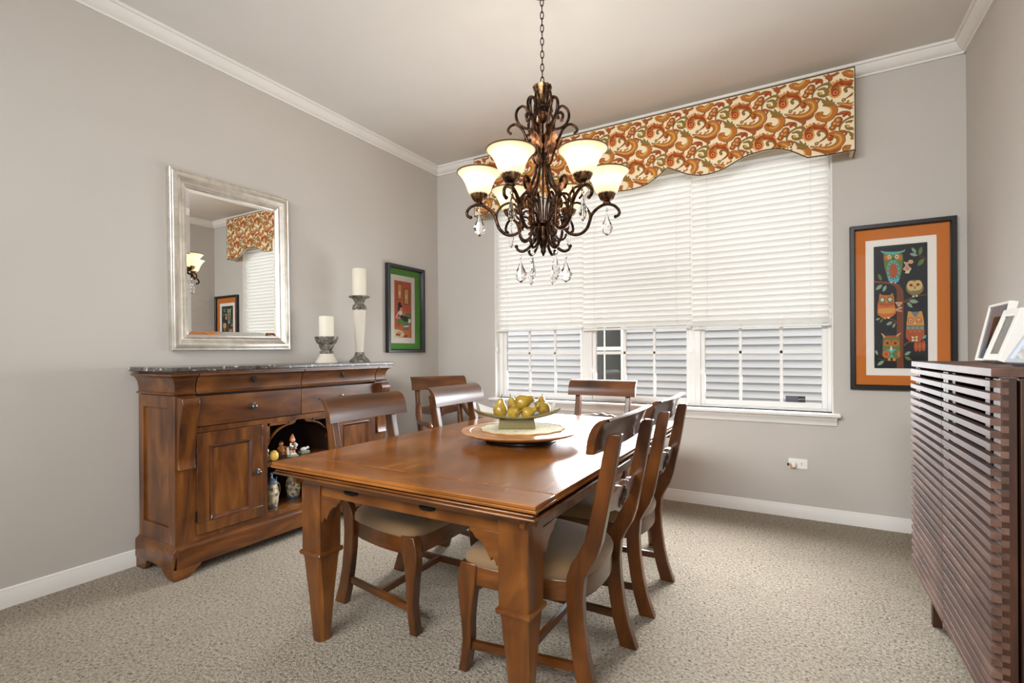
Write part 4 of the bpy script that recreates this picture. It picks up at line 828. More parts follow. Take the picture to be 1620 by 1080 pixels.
PAL = {'branch':'#7f4529','olive':'#6f7c43','sage':'#8fa88c','green':'#6d7c3a','aqua':'#58b4bd','teal':'#62b0a6','rust':'#b4572f','dark':'#241f20','orange':'#d1712f','cream':'#e6d6ad','white':'#ece6dc','pink':'#d68a76','peach':'#e0a57a','khaki':'#847a48','tan':'#dcb87a','gold':'#d79c4c','slate':'#6d7f80','grass':'#4f9a3c'}
OWL_ART=[('branch',[(-0.001,0.709),(0.098,0.699),(0.185,0.693),(0.281,0.689),(0.358,0.679),(0.42,0.656),(0.44,0.621),(0.437,0.564),(0.434,0.492),(0.563,0.49),(0.565,0.562),(0.556,0.629),(0.482,0.679),(0.377,0.701),(0.286,0.707),(0.187,0.71),(0.103,0.715),(0.004,0.723)]),('branch',[(0.435,0.512),(0.434,0.315),(0.431,0.108),(0.429,-0.0),(0.562,0.001),(0.55,0.108),(0.558,0.314),(0.563,0.51)]),('branch',[(0.576,0.529),(0.691,0.554),(0.805,0.573),(0.993,0.585),(0.991,0.591),(0.8,0.581),(0.681,0.565),(0.56,0.543)]),('branch',[(0.714,0.915),(0.783,0.908),(0.851,0.897),(0.993,0.861),(0.999,0.866),(0.855,0.901),(0.785,0.912),(0.715,0.918)]),('branch',[(0.29,0.402),(0.382,0.387),(0.423,0.363),(0.447,0.372),(0.393,0.395),(0.293,0.407)]),('branch',[(0.572,0.18),(0.661,0.21),(0.775,0.212),(0.856,0.217),(0.855,0.222),(0.774,0.22),(0.654,0.219),(0.554,0.191)]),('branch',[(0.065,0.08),(0.176,0.066),(0.298,0.06),(0.43,0.058),(0.431,0.067),(0.299,0.068),(0.178,0.072),(0.068,0.084)]),('olive',[(0.859,0.901),(0.897,0.914),(0.914,0.931),(0.912,0.954),(0.898,0.971),(0.863,0.957),(0.842,0.941),(0.842,0.918)]),('sage',[(0.801,0.921),(0.798,0.939),(0.781,0.952),(0.746,0.963),(0.715,0.968),(0.721,0.951),(0.736,0.937),(0.769,0.925)]),('olive',[(0.945,0.873),(0.89,0.869),(0.854,0.858),(0.829,0.835),(0.823,0.816),(0.875,0.822),(0.914,0.832),(0.941,0.853)]),('olive',[(0.15,0.719),(0.158,0.737),(0.149,0.753),(0.119,0.768),(0.089,0.777),(0.084,0.759),(0.09,0.743),(0.117,0.727)]),('sage',[(0.164,0.686),(0.114,0.685),(0.078,0.677),(0.049,0.66),(0.038,0.644),(0.085,0.646),(0.124,0.653),(0.155,0.669)]),('sage',[(0.241,0.678),(0.201,0.671),(0.179,0.659),(0.17,0.64),(0.173,0.625),(0.209,0.634),(0.235,0.645),(0.247,0.663)]),('sage',[(0.662,0.542),(0.703,0.526),(0.746,0.52),(0.799,0.523),(0.836,0.531),(0.796,0.545),(0.754,0.553),(0.7,0.551)]),('sage',[(0.627,0.532),(0.634,0.514),(0.654,0.5),(0.693,0.49),(0.726,0.487),(0.716,0.505),(0.698,0.519),(0.662,0.53)]),('sage',[(0.824,0.903),(0.792,0.918),(0.757,0.924),(0.712,0.924),(0.679,0.918),(0.712,0.905),(0.747,0.897),(0.792,0.896)]),('sage',[(0.034,0.399),(0.061,0.395),(0.084,0.396),(0.107,0.403),(0.121,0.41),(0.095,0.413),(0.071,0.413),(0.047,0.407)]),('olive',[(0.176,0.404),(0.146,0.402),(0.126,0.396),(0.112,0.384),(0.108,0.374),(0.136,0.377),(0.158,0.383),(0.173,0.394)]),('sage',[(0.236,0.354),(0.277,0.351),(0.31,0.355),(0.341,0.367),(0.357,0.379),(0.318,0.381),(0.284,0.378),(0.251,0.367)]),('sage',[(0.357,0.329),(0.385,0.335),(0.401,0.344),(0.407,0.357),(0.405,0.368),(0.379,0.361),(0.361,0.353),(0.352,0.34)]),('sage',[(0.025,0.151),(0.018,0.137),(0.024,0.126),(0.046,0.115),(0.067,0.108),(0.072,0.122),(0.068,0.134),(0.048,0.145)]),('sage',[(0.189,0.061),(0.142,0.062),(0.106,0.055),(0.075,0.039),(0.06,0.024),(0.105,0.025),(0.143,0.031),(0.176,0.045)]),('sage',[(0.574,0.108),(0.615,0.106),(0.648,0.11),(0.678,0.124),(0.694,0.136),(0.654,0.137),(0.62,0.134),(0.588,0.122)]),('olive',[(0.574,0.095),(0.594,0.078),(0.624,0.068),(0.668,0.065),(0.702,0.067),(0.68,0.083),(0.653,0.093),(0.61,0.098)]),('green',[(0.19,0.944),(0.189,0.894),(0.212,0.82),(0.254,0.751),(0.296,0.708),(0.464,0.699),(0.512,0.749),(0.548,0.815),(0.559,0.882),(0.55,0.928),(0.467,0.929),(0.371,0.923),(0.275,0.936)]),('aqua',[(0.262,0.745),(0.296,0.706),(0.466,0.697),(0.497,0.734),(0.38,0.722)]),('teal',[(0.497,0.793),(0.492,0.77),(0.477,0.75),(0.454,0.733),(0.425,0.721),(0.391,0.715),(0.357,0.716),(0.323,0.724),(0.294,0.737),(0.271,0.756),(0.257,0.777),(0.252,0.801),(0.257,0.824),(0.272,0.845),(0.296,0.862),(0.325,0.873),(0.359,0.879),(0.394,0.878),(0.427,0.87),(0.456,0.856),(0.478,0.838),(0.492,0.816)]),('rust',[(0.459,0.789),(0.455,0.771),(0.442,0.754),(0.424,0.741),(0.4,0.733),(0.374,0.731),(0.348,0.734),(0.325,0.744),(0.306,0.758),(0.295,0.775),(0.291,0.794),(0.295,0.813),(0.307,0.83),(0.326,0.843),(0.35,0.851),(0.376,0.853),(0.402,0.849),(0.425,0.84),(0.443,0.826),(0.455,0.808)]),('dark',[(0.486,0.79),(0.481,0.785),(0.47,0.786),(0.465,0.791),(0.47,0.795),(0.481,0.795)]),('dark',[(0.472,0.755),(0.467,0.75),(0.456,0.751),(0.451,0.756),(0.456,0.761),(0.467,0.76)]),('dark',[(0.435,0.731),(0.43,0.726),(0.419,0.726),(0.414,0.731),(0.419,0.736),(0.43,0.736)]),('dark',[(0.385,0.722),(0.379,0.718),(0.369,0.718),(0.363,0.723),(0.369,0.728),(0.38,0.728)]),('dark',[(0.335,0.733),(0.329,0.729),(0.318,0.729),(0.313,0.734),(0.318,0.739),(0.329,0.738)]),('dark',[(0.298,0.76),(0.292,0.756),(0.281,0.756),(0.276,0.761),(0.282,0.766),(0.292,0.765)]),('dark',[(0.285,0.796),(0.279,0.791),(0.268,0.792),(0.263,0.797),(0.268,0.802),(0.279,0.801)]),('dark',[(0.299,0.831),(0.293,0.826),(0.282,0.827),(0.277,0.832),(0.283,0.837),(0.293,0.836)]),('dark',[(0.336,0.856),(0.331,0.851),(0.32,0.852),(0.315,0.857),(0.32,0.861),(0.331,0.861)]),('dark',[(0.387,0.864),(0.381,0.859),(0.371,0.859),(0.365,0.864),(0.371,0.869),(0.382,0.869)]),('dark',[(0.437,0.853),(0.432,0.848),(0.421,0.848),(0.416,0.853),(0.421,0.858),(0.432,0.858)]),('dark',[(0.473,0.826),(0.468,0.821),(0.457,0.821),(0.452,0.826),(0.457,0.831),(0.468,0.831)]),('orange',[(0.344,0.902),(0.339,0.893),(0.324,0.886),(0.301,0.881),(0.274,0.881),(0.247,0.883),(0.224,0.889),(0.209,0.898),(0.204,0.907),(0.209,0.916),(0.225,0.923),(0.248,0.928),(0.275,0.929),(0.301,0.926),(0.324,0.92),(0.339,0.911)]),('orange',[(0.538,0.898),(0.532,0.889),(0.517,0.882),(0.495,0.877),(0.468,0.876),(0.442,0.879),(0.42,0.885),(0.405,0.893),(0.4,0.903),(0.405,0.912),(0.42,0.919),(0.443,0.923),(0.469,0.924),(0.496,0.921),(0.518,0.915),(0.533,0.907)]),('cream',[(0.338,0.906),(0.335,0.9),(0.328,0.895),(0.316,0.892),(0.302,0.892),(0.288,0.893),(0.276,0.897),(0.268,0.902),(0.266,0.909),(0.269,0.914),(0.277,0.919),(0.288,0.922),(0.302,0.923),(0.316,0.921),(0.328,0.917),(0.336,0.912)]),('cream',[(0.478,0.904),(0.476,0.898),(0.468,0.893),(0.456,0.89),(0.442,0.889),(0.429,0.891),(0.417,0.895),(0.409,0.9),(0.407,0.906),(0.41,0.912),(0.417,0.917),(0.429,0.92),(0.443,0.92),(0.457,0.919),(0.468,0.915),(0.476,0.91)]),('dark',[(0.317,0.907),(0.312,0.902),(0.302,0.9),(0.292,0.903),(0.288,0.908),(0.292,0.912),(0.302,0.914),(0.312,0.912)]),('dark',[(0.457,0.904),(0.453,0.9),(0.443,0.898),(0.432,0.9),(0.428,0.905),(0.433,0.91),(0.443,0.912),(0.453,0.909)]),('dark',[(0.353,0.895),(0.401,0.895),(0.376,0.878)]),('teal',[(0.135,0.967),(0.151,0.951),(0.214,0.935),(0.365,0.921),(0.503,0.93),(0.586,0.94),(0.604,0.962),(0.574,0.952),(0.491,0.946),(0.365,0.947),(0.238,0.953),(0.165,0.961)]),('white',[(0.359,0.698),(0.353,0.694),(0.338,0.693),(0.322,0.695),(0.316,0.699),(0.322,0.702),(0.338,0.704),(0.353,0.702)]),('white',[(0.431,0.693),(0.426,0.69),(0.412,0.689),(0.399,0.69),(0.393,0.694),(0.399,0.698),(0.412,0.699),(0.426,0.697)]),('cream',[(0.567,0.858),(0.672,0.849),(0.643,0.83),(0.713,0.799),(0.68,0.78),(0.665,0.762),(0.589,0.767),(0.609,0.785),(0.552,0.799),(0.608,0.828)]),('pink',[(0.59,0.852),(0.661,0.846),(0.631,0.829),(0.689,0.801),(0.654,0.786),(0.625,0.786),(0.572,0.801),(0.619,0.828)]),('peach',[(0.748,0.853),(0.739,0.844),(0.714,0.838),(0.684,0.839),(0.66,0.846),(0.65,0.857),(0.66,0.867),(0.684,0.872),(0.715,0.871),(0.739,0.864)]),('khaki',[(0.928,0.642),(0.921,0.624),(0.902,0.609),(0.872,0.596),(0.834,0.587),(0.791,0.583),(0.745,0.584),(0.701,0.59),(0.663,0.601),(0.633,0.615),(0.614,0.632),(0.607,0.649),(0.614,0.667),(0.634,0.683),(0.664,0.695),(0.703,0.704),(0.747,0.708),(0.792,0.706),(0.836,0.7),(0.874,0.69),(0.903,0.676),(0.921,0.659)]),('tan',[(0.785,0.66),(0.779,0.645),(0.762,0.631),(0.736,0.623),(0.705,0.62),(0.675,0.624),(0.649,0.634),(0.632,0.648),(0.626,0.664),(0.633,0.68),(0.65,0.694),(0.676,0.702),(0.707,0.704),(0.737,0.7),(0.762,0.691),(0.779,0.677)]),('tan',[(0.907,0.662),(0.901,0.647),(0.885,0.634),(0.86,0.626),(0.831,0.624),(0.802,0.627),(0.777,0.637),(0.761,0.65),(0.755,0.666),(0.761,0.682),(0.778,0.695),(0.803,0.703),(0.832,0.705),(0.861,0.701),(0.886,0.692),(0.902,0.678)]),('tan',[(0.861,0.647),(0.854,0.637),(0.834,0.628),(0.804,0.622),(0.768,0.621),(0.733,0.624),(0.703,0.631),(0.682,0.641),(0.676,0.652),(0.683,0.663),(0.703,0.671),(0.734,0.677),(0.769,0.678),(0.805,0.675),(0.834,0.668),(0.854,0.658)]),('rust',[(0.741,0.667),(0.734,0.66),(0.715,0.656),(0.692,0.656),(0.673,0.661),(0.666,0.669),(0.674,0.676),(0.692,0.68),(0.715,0.679),(0.734,0.674)]),('dark',[(0.72,0.667),(0.715,0.662),(0.704,0.66),(0.692,0.663),(0.687,0.668),(0.692,0.673),(0.704,0.675),(0.715,0.672)]),('rust',[(0.864,0.669),(0.857,0.662),(0.838,0.658),(0.815,0.658),(0.797,0.663),(0.79,0.67),(0.797,0.677),(0.816,0.681),(0.838,0.681),(0.857,0.676)]),('dark',[(0.843,0.669),(0.838,0.664),(0.827,0.662),(0.815,0.665),(0.811,0.67),(0.816,0.675),(0.827,0.677),(0.838,0.674)]),('dark',[(0.743,0.659),(0.799,0.66),(0.771,0.63)]),('tan',[(0.757,0.66),(0.787,0.66),(0.771,0.639)]),('white',[(0.762,0.577),(0.756,0.572),(0.742,0.57),(0.728,0.572),(0.722,0.578),(0.728,0.582),(0.742,0.584),(0.756,0.582)]),('white',[(0.822,0.579),(0.816,0.574),(0.802,0.572),(0.789,0.575),(0.783,0.58),(0.789,0.585),(0.803,0.586),(0.816,0.584)]),('orange',[(0.083,0.543),(0.07,0.498),(0.066,0.445),(0.109,0.429),(0.182,0.406),(0.303,0.409),(0.376,0.43),(0.418,0.45),(0.413,0.492),(0.383,0.534)]),('orange',[(0.111,0.614),(0.098,0.566),(0.088,0.519),(0.159,0.505),(0.341,0.503),(0.389,0.516),(0.39,0.566),(0.361,0.614),(0.306,0.596),(0.172,0.599)]),('gold',[(0.091,0.49),(0.389,0.492),(0.406,0.456),(0.304,0.447),(0.182,0.446),(0.078,0.456)]),('rust',[(0.086,0.541),(0.384,0.537),(0.371,0.514),(0.232,0.505),(0.11,0.516)]),('olive',[(0.224,0.56),(0.22,0.55),(0.206,0.541),(0.186,0.536),(0.163,0.535),(0.14,0.537),(0.12,0.543),(0.107,0.552),(0.102,0.562),(0.107,0.572),(0.12,0.58),(0.14,0.586),(0.164,0.587),(0.187,0.585),(0.207,0.578),(0.22,0.57)]),('white',[(0.195,0.56),(0.189,0.552),(0.173,0.548),(0.153,0.548),(0.137,0.553),(0.131,0.561),(0.138,0.569),(0.154,0.574),(0.173,0.574),(0.189,0.568)]),('dark',[(0.174,0.561),(0.169,0.557),(0.158,0.557),(0.152,0.561),(0.158,0.565),(0.169,0.565)]),('olive',[(0.369,0.56),(0.365,0.55),(0.352,0.542),(0.332,0.536),(0.309,0.535),(0.286,0.537),(0.266,0.543),(0.253,0.552),(0.249,0.562),(0.253,0.572),(0.267,0.58),(0.286,0.586),(0.31,0.587),(0.333,0.585),(0.352,0.578),(0.365,0.57)]),('white',[(0.341,0.56),(0.334,0.553),(0.319,0.548),(0.299,0.548),(0.284,0.554),(0.278,0.562),(0.284,0.569),(0.3,0.574),(0.319,0.574),(0.335,0.568)]),('dark',[(0.32,0.561),(0.315,0.557),(0.304,0.557),(0.298,0.561),(0.304,0.565),(0.315,0.565)]),('gold',[(0.23,0.543),(0.259,0.543),(0.245,0.527)]),('peach',[(0.41,0.47),(0.538,0.485),(0.526,0.5),(0.403,0.478)]),('pink',[(0.405,0.467),(0.529,0.454),(0.534,0.469),(0.408,0.475)]),('cream',[(0.402,0.537),(0.547,0.534),(0.473,0.497)]),('pink',[(0.423,0.532),(0.525,0.53),(0.473,0.505)]),('gold',[(0.237,0.409),(0.23,0.403),(0.212,0.401),(0.195,0.404),(0.188,0.41),(0.195,0.415),(0.213,0.418),(0.23,0.415)]),('white',[(0.303,0.412),(0.296,0.407),(0.279,0.405),(0.262,0.407),(0.255,0.412),(0.262,0.417),(0.279,0.419),(0.296,0.417)]),('rust',[(0.825,0.178),(0.821,0.159),(0.809,0.144),(0.794,0.135),(0.776,0.135),(0.76,0.144),(0.75,0.159),(0.746,0.178),(0.75,0.197),(0.761,0.213),(0.777,0.221),(0.795,0.221),(0.81,0.212),(0.821,0.197)]),('orange',[(0.799,0.178),(0.795,0.164),(0.785,0.158),(0.775,0.164),(0.771,0.178),(0.776,0.193),(0.786,0.199),(0.795,0.193)]),('rust',[(0.891,0.177),(0.887,0.158),(0.876,0.143),(0.86,0.134),(0.843,0.134),(0.827,0.143),(0.817,0.158),(0.813,0.177),(0.817,0.196),(0.828,0.211),(0.844,0.22),(0.862,0.219),(0.877,0.211),(0.888,0.196)]),('orange',[(0.866,0.177),(0.862,0.162),(0.852,0.157),(0.842,0.163),(0.838,0.177),(0.843,0.191),(0.853,0.197),(0.862,0.191)]),('rust',[(0.96,0.18),(0.956,0.162),(0.945,0.146),(0.929,0.138),(0.912,0.138),(0.897,0.147),(0.886,0.162),(0.882,0.181),(0.886,0.2),(0.897,0.215),(0.913,0.223),(0.931,0.223),(0.946,0.215),(0.957,0.199)]),('orange',[(0.935,0.181),(0.931,0.166),(0.921,0.16),(0.911,0.166),(0.908,0.181),(0.912,0.195),(0.922,0.201),(0.931,0.195)]),('rust',[(0.62,0.35),(0.602,0.298),(0.599,0.252),(0.658,0.221),(0.844,0.214),(0.934,0.239),(0.939,0.295),(0.933,0.346)]),('gold',[(0.644,0.46),(0.628,0.406),(0.613,0.347),(0.935,0.343),(0.922,0.402),(0.893,0.458),(0.772,0.45)]),('slate',[(0.612,0.339),(0.935,0.336),(0.937,0.309),(0.607,0.313)]),('sage',[(0.674,0.324),(0.669,0.317),(0.654,0.312),(0.636,0.312),(0.621,0.317),(0.616,0.325),(0.622,0.332),(0.636,0.337),(0.654,0.337),(0.669,0.332)]),('slate',[(0.658,0.324),(0.654,0.32),(0.645,0.319),(0.636,0.321),(0.632,0.325),(0.636,0.329),(0.645,0.33),(0.654,0.328)]),('sage',[(0.758,0.323),(0.753,0.316),(0.738,0.311),(0.72,0.312),(0.706,0.316),(0.7,0.324),(0.706,0.331),(0.72,0.336),(0.738,0.336),(0.753,0.331)]),('slate',[(0.742,0.324),(0.738,0.32),(0.729,0.318),(0.72,0.32),(0.716,0.324),(0.72,0.328),(0.729,0.329),(0.738,0.328)]),('sage',[(0.841,0.323),(0.835,0.315),(0.82,0.311),(0.803,0.311),(0.788,0.316),(0.783,0.323),(0.788,0.331),(0.803,0.335),(0.821,0.335),(0.835,0.33)]),('slate',[(0.824,0.323),(0.821,0.319),(0.812,0.317),(0.803,0.319),(0.799,0.323),(0.803,0.327),(0.812,0.328),(0.821,0.327)]),('sage',[(0.923,0.322),(0.918,0.314),(0.903,0.31),(0.886,0.31),(0.871,0.315),(0.866,0.322),(0.871,0.33),(0.886,0.334),(0.904,0.334),(0.918,0.329)]),('slate',[(0.907,0.322),(0.903,0.318),(0.894,0.316),(0.886,0.318),(0.882,0.322),(0.886,0.326),(0.895,0.328),(0.904,0.326)]),('orange',[(0.703,0.298),(0.697,0.292),(0.682,0.289),(0.667,0.292),(0.661,0.299),(0.667,0.305),(0.682,0.308),(0.697,0.305)]),('orange',[(0.79,0.298),(0.784,0.291),(0.769,0.289),(0.755,0.291),(0.749,0.298),(0.755,0.304),(0.77,0.307),(0.784,0.304)]),('orange',[(0.875,0.297),(0.869,0.29),(0.854,0.288),(0.839,0.291),(0.833,0.297),(0.839,0.304),(0.854,0.306),(0.869,0.303)]),('slate',[(0.698,0.454),(0.856,0.453),(0.777,0.404)]),('rust',[(0.751,0.385),(0.747,0.376),(0.734,0.368),(0.715,0.364),(0.693,0.362),(0.67,0.364),(0.651,0.369),(0.639,0.377),(0.634,0.386),(0.639,0.395),(0.652,0.403),(0.671,0.408),(0.693,0.409),(0.715,0.407),(0.734,0.402),(0.747,0.394)]),('peach',[(0.735,0.385),(0.732,0.378),(0.722,0.373),(0.709,0.369),(0.693,0.368),(0.677,0.37),(0.663,0.374),(0.654,0.379),(0.651,0.386),(0.654,0.393),(0.663,0.398),(0.677,0.402),(0.693,0.403),(0.709,0.401),(0.723,0.397),(0.732,0.392)]),('rust',[(0.899,0.384),(0.894,0.375),(0.882,0.368),(0.863,0.363),(0.841,0.361),(0.819,0.363),(0.8,0.369),(0.788,0.376),(0.784,0.385),(0.788,0.394),(0.801,0.402),(0.82,0.407),(0.842,0.408),(0.864,0.406),(0.882,0.401),(0.895,0.393)]),('peach',[(0.883,0.384),(0.88,0.377),(0.871,0.372),(0.857,0.368),(0.841,0.367),(0.825,0.369),(0.812,0.373),(0.803,0.378),(0.8,0.385),(0.803,0.392),(0.812,0.397),(0.826,0.401),(0.842,0.402),(0.857,0.4),(0.871,0.396),(0.88,0.391)]),('dark',[(0.706,0.384),(0.702,0.38),(0.693,0.379),(0.684,0.381),(0.68,0.385),(0.684,0.389),(0.693,0.39),(0.702,0.388)]),('dark',[(0.804,0.379),(0.841,0.374),(0.882,0.379),(0.879,0.383),(0.841,0.378),(0.807,0.382)]),('cream',[(0.747,0.368),(0.776,0.368),(0.762,0.35)]),('cream',[(0.699,0.259),(0.763,0.251),(0.823,0.261),(0.804,0.238),(0.821,0.215),(0.763,0.223),(0.704,0.214),(0.722,0.238)]),('khaki',[(0.793,0.238),(0.784,0.23),(0.763,0.227),(0.742,0.23),(0.733,0.238),(0.742,0.246),(0.763,0.249),(0.784,0.246)]),('teal',[(0.913,0.237),(0.942,0.238),(0.96,0.244),(0.969,0.255),(0.968,0.265),(0.941,0.264),(0.921,0.259),(0.91,0.248)]),('green',[(0.174,0.266),(0.164,0.213),(0.165,0.108),(0.196,0.082),(0.455,0.078),(0.485,0.093),(0.495,0.211),(0.479,0.266),(0.325,0.262)]),('rust',[(0.174,0.266),(0.479,0.267),(0.457,0.245),(0.337,0.254),(0.198,0.247)]),('peach',[(0.135,0.286),(0.156,0.272),(0.189,0.248),(0.219,0.257),(0.18,0.28),(0.14,0.288)]),('peach',[(0.513,0.288),(0.462,0.281),(0.418,0.266),(0.438,0.256),(0.478,0.271),(0.516,0.285)]),('orange',[(0.322,0.206),(0.317,0.196),(0.302,0.187),(0.28,0.181),(0.254,0.179),(0.228,0.182),(0.206,0.187),(0.191,0.196),(0.186,0.207),(0.192,0.217),(0.207,0.226),(0.229,0.232),(0.255,0.234),(0.281,0.231),(0.303,0.225),(0.317,0.217)]),('rust',[(0.296,0.206),(0.288,0.196),(0.267,0.191),(0.242,0.191),(0.221,0.197),(0.213,0.207),(0.221,0.216),(0.242,0.222),(0.267,0.222),(0.288,0.216)]),('dark',[(0.273,0.206),(0.267,0.201),(0.254,0.199),(0.242,0.201),(0.236,0.207),(0.242,0.212),(0.255,0.214),(0.267,0.212)]),('orange',[(0.471,0.204),(0.466,0.194),(0.451,0.185),(0.429,0.18),(0.404,0.178),(0.378,0.18),(0.356,0.186),(0.342,0.195),(0.337,0.205),(0.342,0.215),(0.357,0.224),(0.379,0.23),(0.404,0.232),(0.43,0.229),(0.452,0.223),(0.466,0.215)]),('rust',[(0.445,0.204),(0.437,0.195),(0.416,0.189),(0.391,0.189),(0.371,0.195),(0.363,0.205),(0.371,0.215),(0.392,0.221),(0.417,0.22),(0.437,0.214)]),('dark',[(0.422,0.205),(0.417,0.199),(0.404,0.197),(0.391,0.199),(0.386,0.205),(0.391,0.21),(0.404,0.212),(0.417,0.21)]),('orange',[(0.299,0.115),(0.294,0.103),(0.278,0.094),(0.256,0.088),(0.229,0.085),(0.202,0.088),(0.179,0.094),(0.163,0.103),(0.158,0.115),(0.164,0.126),(0.179,0.135),(0.202,0.142),(0.229,0.144),(0.256,0.142),(0.279,0.135),(0.294,0.126)]),('rust',[(0.263,0.115),(0.256,0.106),(0.239,0.101),(0.218,0.101),(0.201,0.106),(0.195,0.115),(0.201,0.123),(0.219,0.129),(0.24,0.128),(0.257,0.123)]),('orange',[(0.491,0.144),(0.444,0.137),(0.431,0.113),(0.455,0.093),(0.493,0.09)]),('aqua',[(0.237,0.155),(0.42,0.156),(0.331,0.121)]),('cream',[(0.324,0.192),(0.354,0.158),(0.326,0.137),(0.3,0.158)]),('aqua',[(0.321,0.124),(0.34,0.124),(0.34,0.108),(0.383,0.09),(0.281,0.09),(0.321,0.108)]),('gold',[(0.316,0.074),(0.307,0.064),(0.286,0.06),(0.266,0.064),(0.257,0.074),(0.266,0.083),(0.287,0.087),(0.307,0.083)]),('gold',[(0.414,0.073),(0.405,0.063),(0.383,0.059),(0.361,0.063),(0.352,0.073),(0.361,0.082),(0.383,0.086),(0.405,0.082)])]
LOUNGE_ART=[('orange',[(0.001,0.16),(0.194,0.212),(0.998,0.247),(0.993,-0.006),(-0.003,-0.008)]),('rust',[(0.119,0.99),(0.104,0.211),(0.124,0.211),(0.139,0.991)]),('rust',[(0.22,0.991),(0.204,0.213),(0.225,0.213),(0.24,0.992)]),('rust',[(0.33,0.992),(0.314,0.215),(0.335,0.215),(0.35,0.993)]),('rust',[(0.445,0.993),(0.429,0.217),(0.45,0.217),(0.466,0.994)]),('rust',[(0.561,0.994),(0.545,0.219),(0.566,0.22),(0.582,0.995)]),('rust',[(0.678,0.994),(0.663,0.222),(0.684,0.222),(0.7,0.996)]),('rust',[(0.797,0.995),(0.781,0.224),(0.802,0.224),(0.818,0.997)]),('rust',[(0.908,0.996),(0.892,0.226),(0.914,0.226),(0.93,0.997)]),('dark',[(0.189,0.948),(0.479,0.953),(0.465,0.671),(0.195,0.669)]),('gold',[(0.221,0.937),(0.45,0.94),(0.436,0.682),(0.224,0.681)]),('cream',[(0.393,0.785),(0.382,0.759),(0.353,0.743),(0.317,0.741),(0.289,0.755),(0.279,0.78),(0.29,0.806),(0.319,0.823),(0.354,0.825),(0.383,0.81)]),('dark',[(0.569,0.877),(0.899,0.881),(0.876,0.595),(0.58,0.594)]),('gold',[(0.607,0.866),(0.865,0.869),(0.847,0.606),(0.614,0.607)]),('cream',[(0.773,0.739),(0.762,0.709),(0.736,0.69),(0.705,0.689),(0.68,0.706),(0.671,0.735),(0.681,0.765),(0.707,0.784),(0.738,0.786),(0.763,0.768)]),('green',[(0.568,0.422),(1.002,0.45),(1.0,0.33),(0.525,0.368)]),('grass',[(0.176,0.298),(0.298,0.344),(0.566,0.334),(1.0,0.355),(0.999,0.276),(0.775,0.246),(0.215,0.24)]),('green',[(0.176,0.298),(0.298,0.344),(0.359,0.302),(0.256,0.241),(0.195,0.243)]),('dark',[(0.341,0.413),(0.464,0.398),(0.778,0.375),(0.992,0.349),(0.861,0.286),(0.566,0.294),(0.38,0.346)]),('white',[(0.841,0.345),(0.992,0.34),(0.981,0.272),(0.827,0.273)]),('white',[(0.247,0.451),(0.089,0.349),(0.353,0.332),(0.366,0.346),(0.144,0.354),(0.297,0.445)]),('peach',[(0.445,0.423),(0.6,0.384),(0.669,0.471),(0.637,0.472),(0.577,0.393),(0.483,0.434)]),('white',[(0.49,0.448),(0.475,0.421),(0.435,0.401),(0.381,0.393),(0.328,0.398),(0.29,0.416),(0.276,0.442),(0.291,0.468),(0.33,0.488),(0.383,0.497),(0.437,0.492),(0.476,0.474)]),('peach',[(0.495,0.504),(0.479,0.485),(0.437,0.472),(0.386,0.47),(0.345,0.48),(0.33,0.499),(0.346,0.518),(0.387,0.531),(0.438,0.533),(0.479,0.523)]),('dark',[(0.422,0.588),(0.409,0.567),(0.372,0.55),(0.323,0.543),(0.274,0.547),(0.239,0.561),(0.226,0.581),(0.239,0.603),(0.275,0.619),(0.324,0.627),(0.374,0.623),(0.409,0.609)]),('dark',[(0.339,0.524),(0.327,0.487),(0.298,0.464),(0.263,0.463),(0.235,0.484),(0.225,0.52),(0.236,0.556),(0.265,0.58),(0.3,0.581),(0.329,0.56)]),('dark',[(0.488,0.56),(0.473,0.543),(0.436,0.532),(0.39,0.53),(0.353,0.539),(0.339,0.555),(0.354,0.571),(0.391,0.582),(0.437,0.584),(0.474,0.575)]),('rust',[(0.235,0.24),(0.317,0.242),(0.275,0.177),(0.214,0.176)]),('green',[(0.585,0.239),(0.861,0.251),(0.843,0.219),(0.614,0.211)]),('slate',[(0.543,0.204),(0.886,0.22),(0.867,0.14),(0.562,0.13)]),('white',[(0.564,0.213),(0.869,0.226),(0.859,0.198),(0.572,0.187)]),('cream',[(0.0,0.145),(0.274,0.14),(0.52,0.107),(0.611,0.058),(0.497,0.013),(0.19,-0.009),(-0.002,0.002)]),('rust',[(0.091,0.064),(0.192,0.083),(0.375,0.067),(0.353,0.024),(0.11,0.033)]),('khaki',[(0.204,0.095),(0.449,0.074),(0.465,0.088),(0.22,0.109)]),('dark',[(0.611,0.046),(0.707,0.041),(0.763,0.054),(0.749,0.016),(0.623,0.018)])]

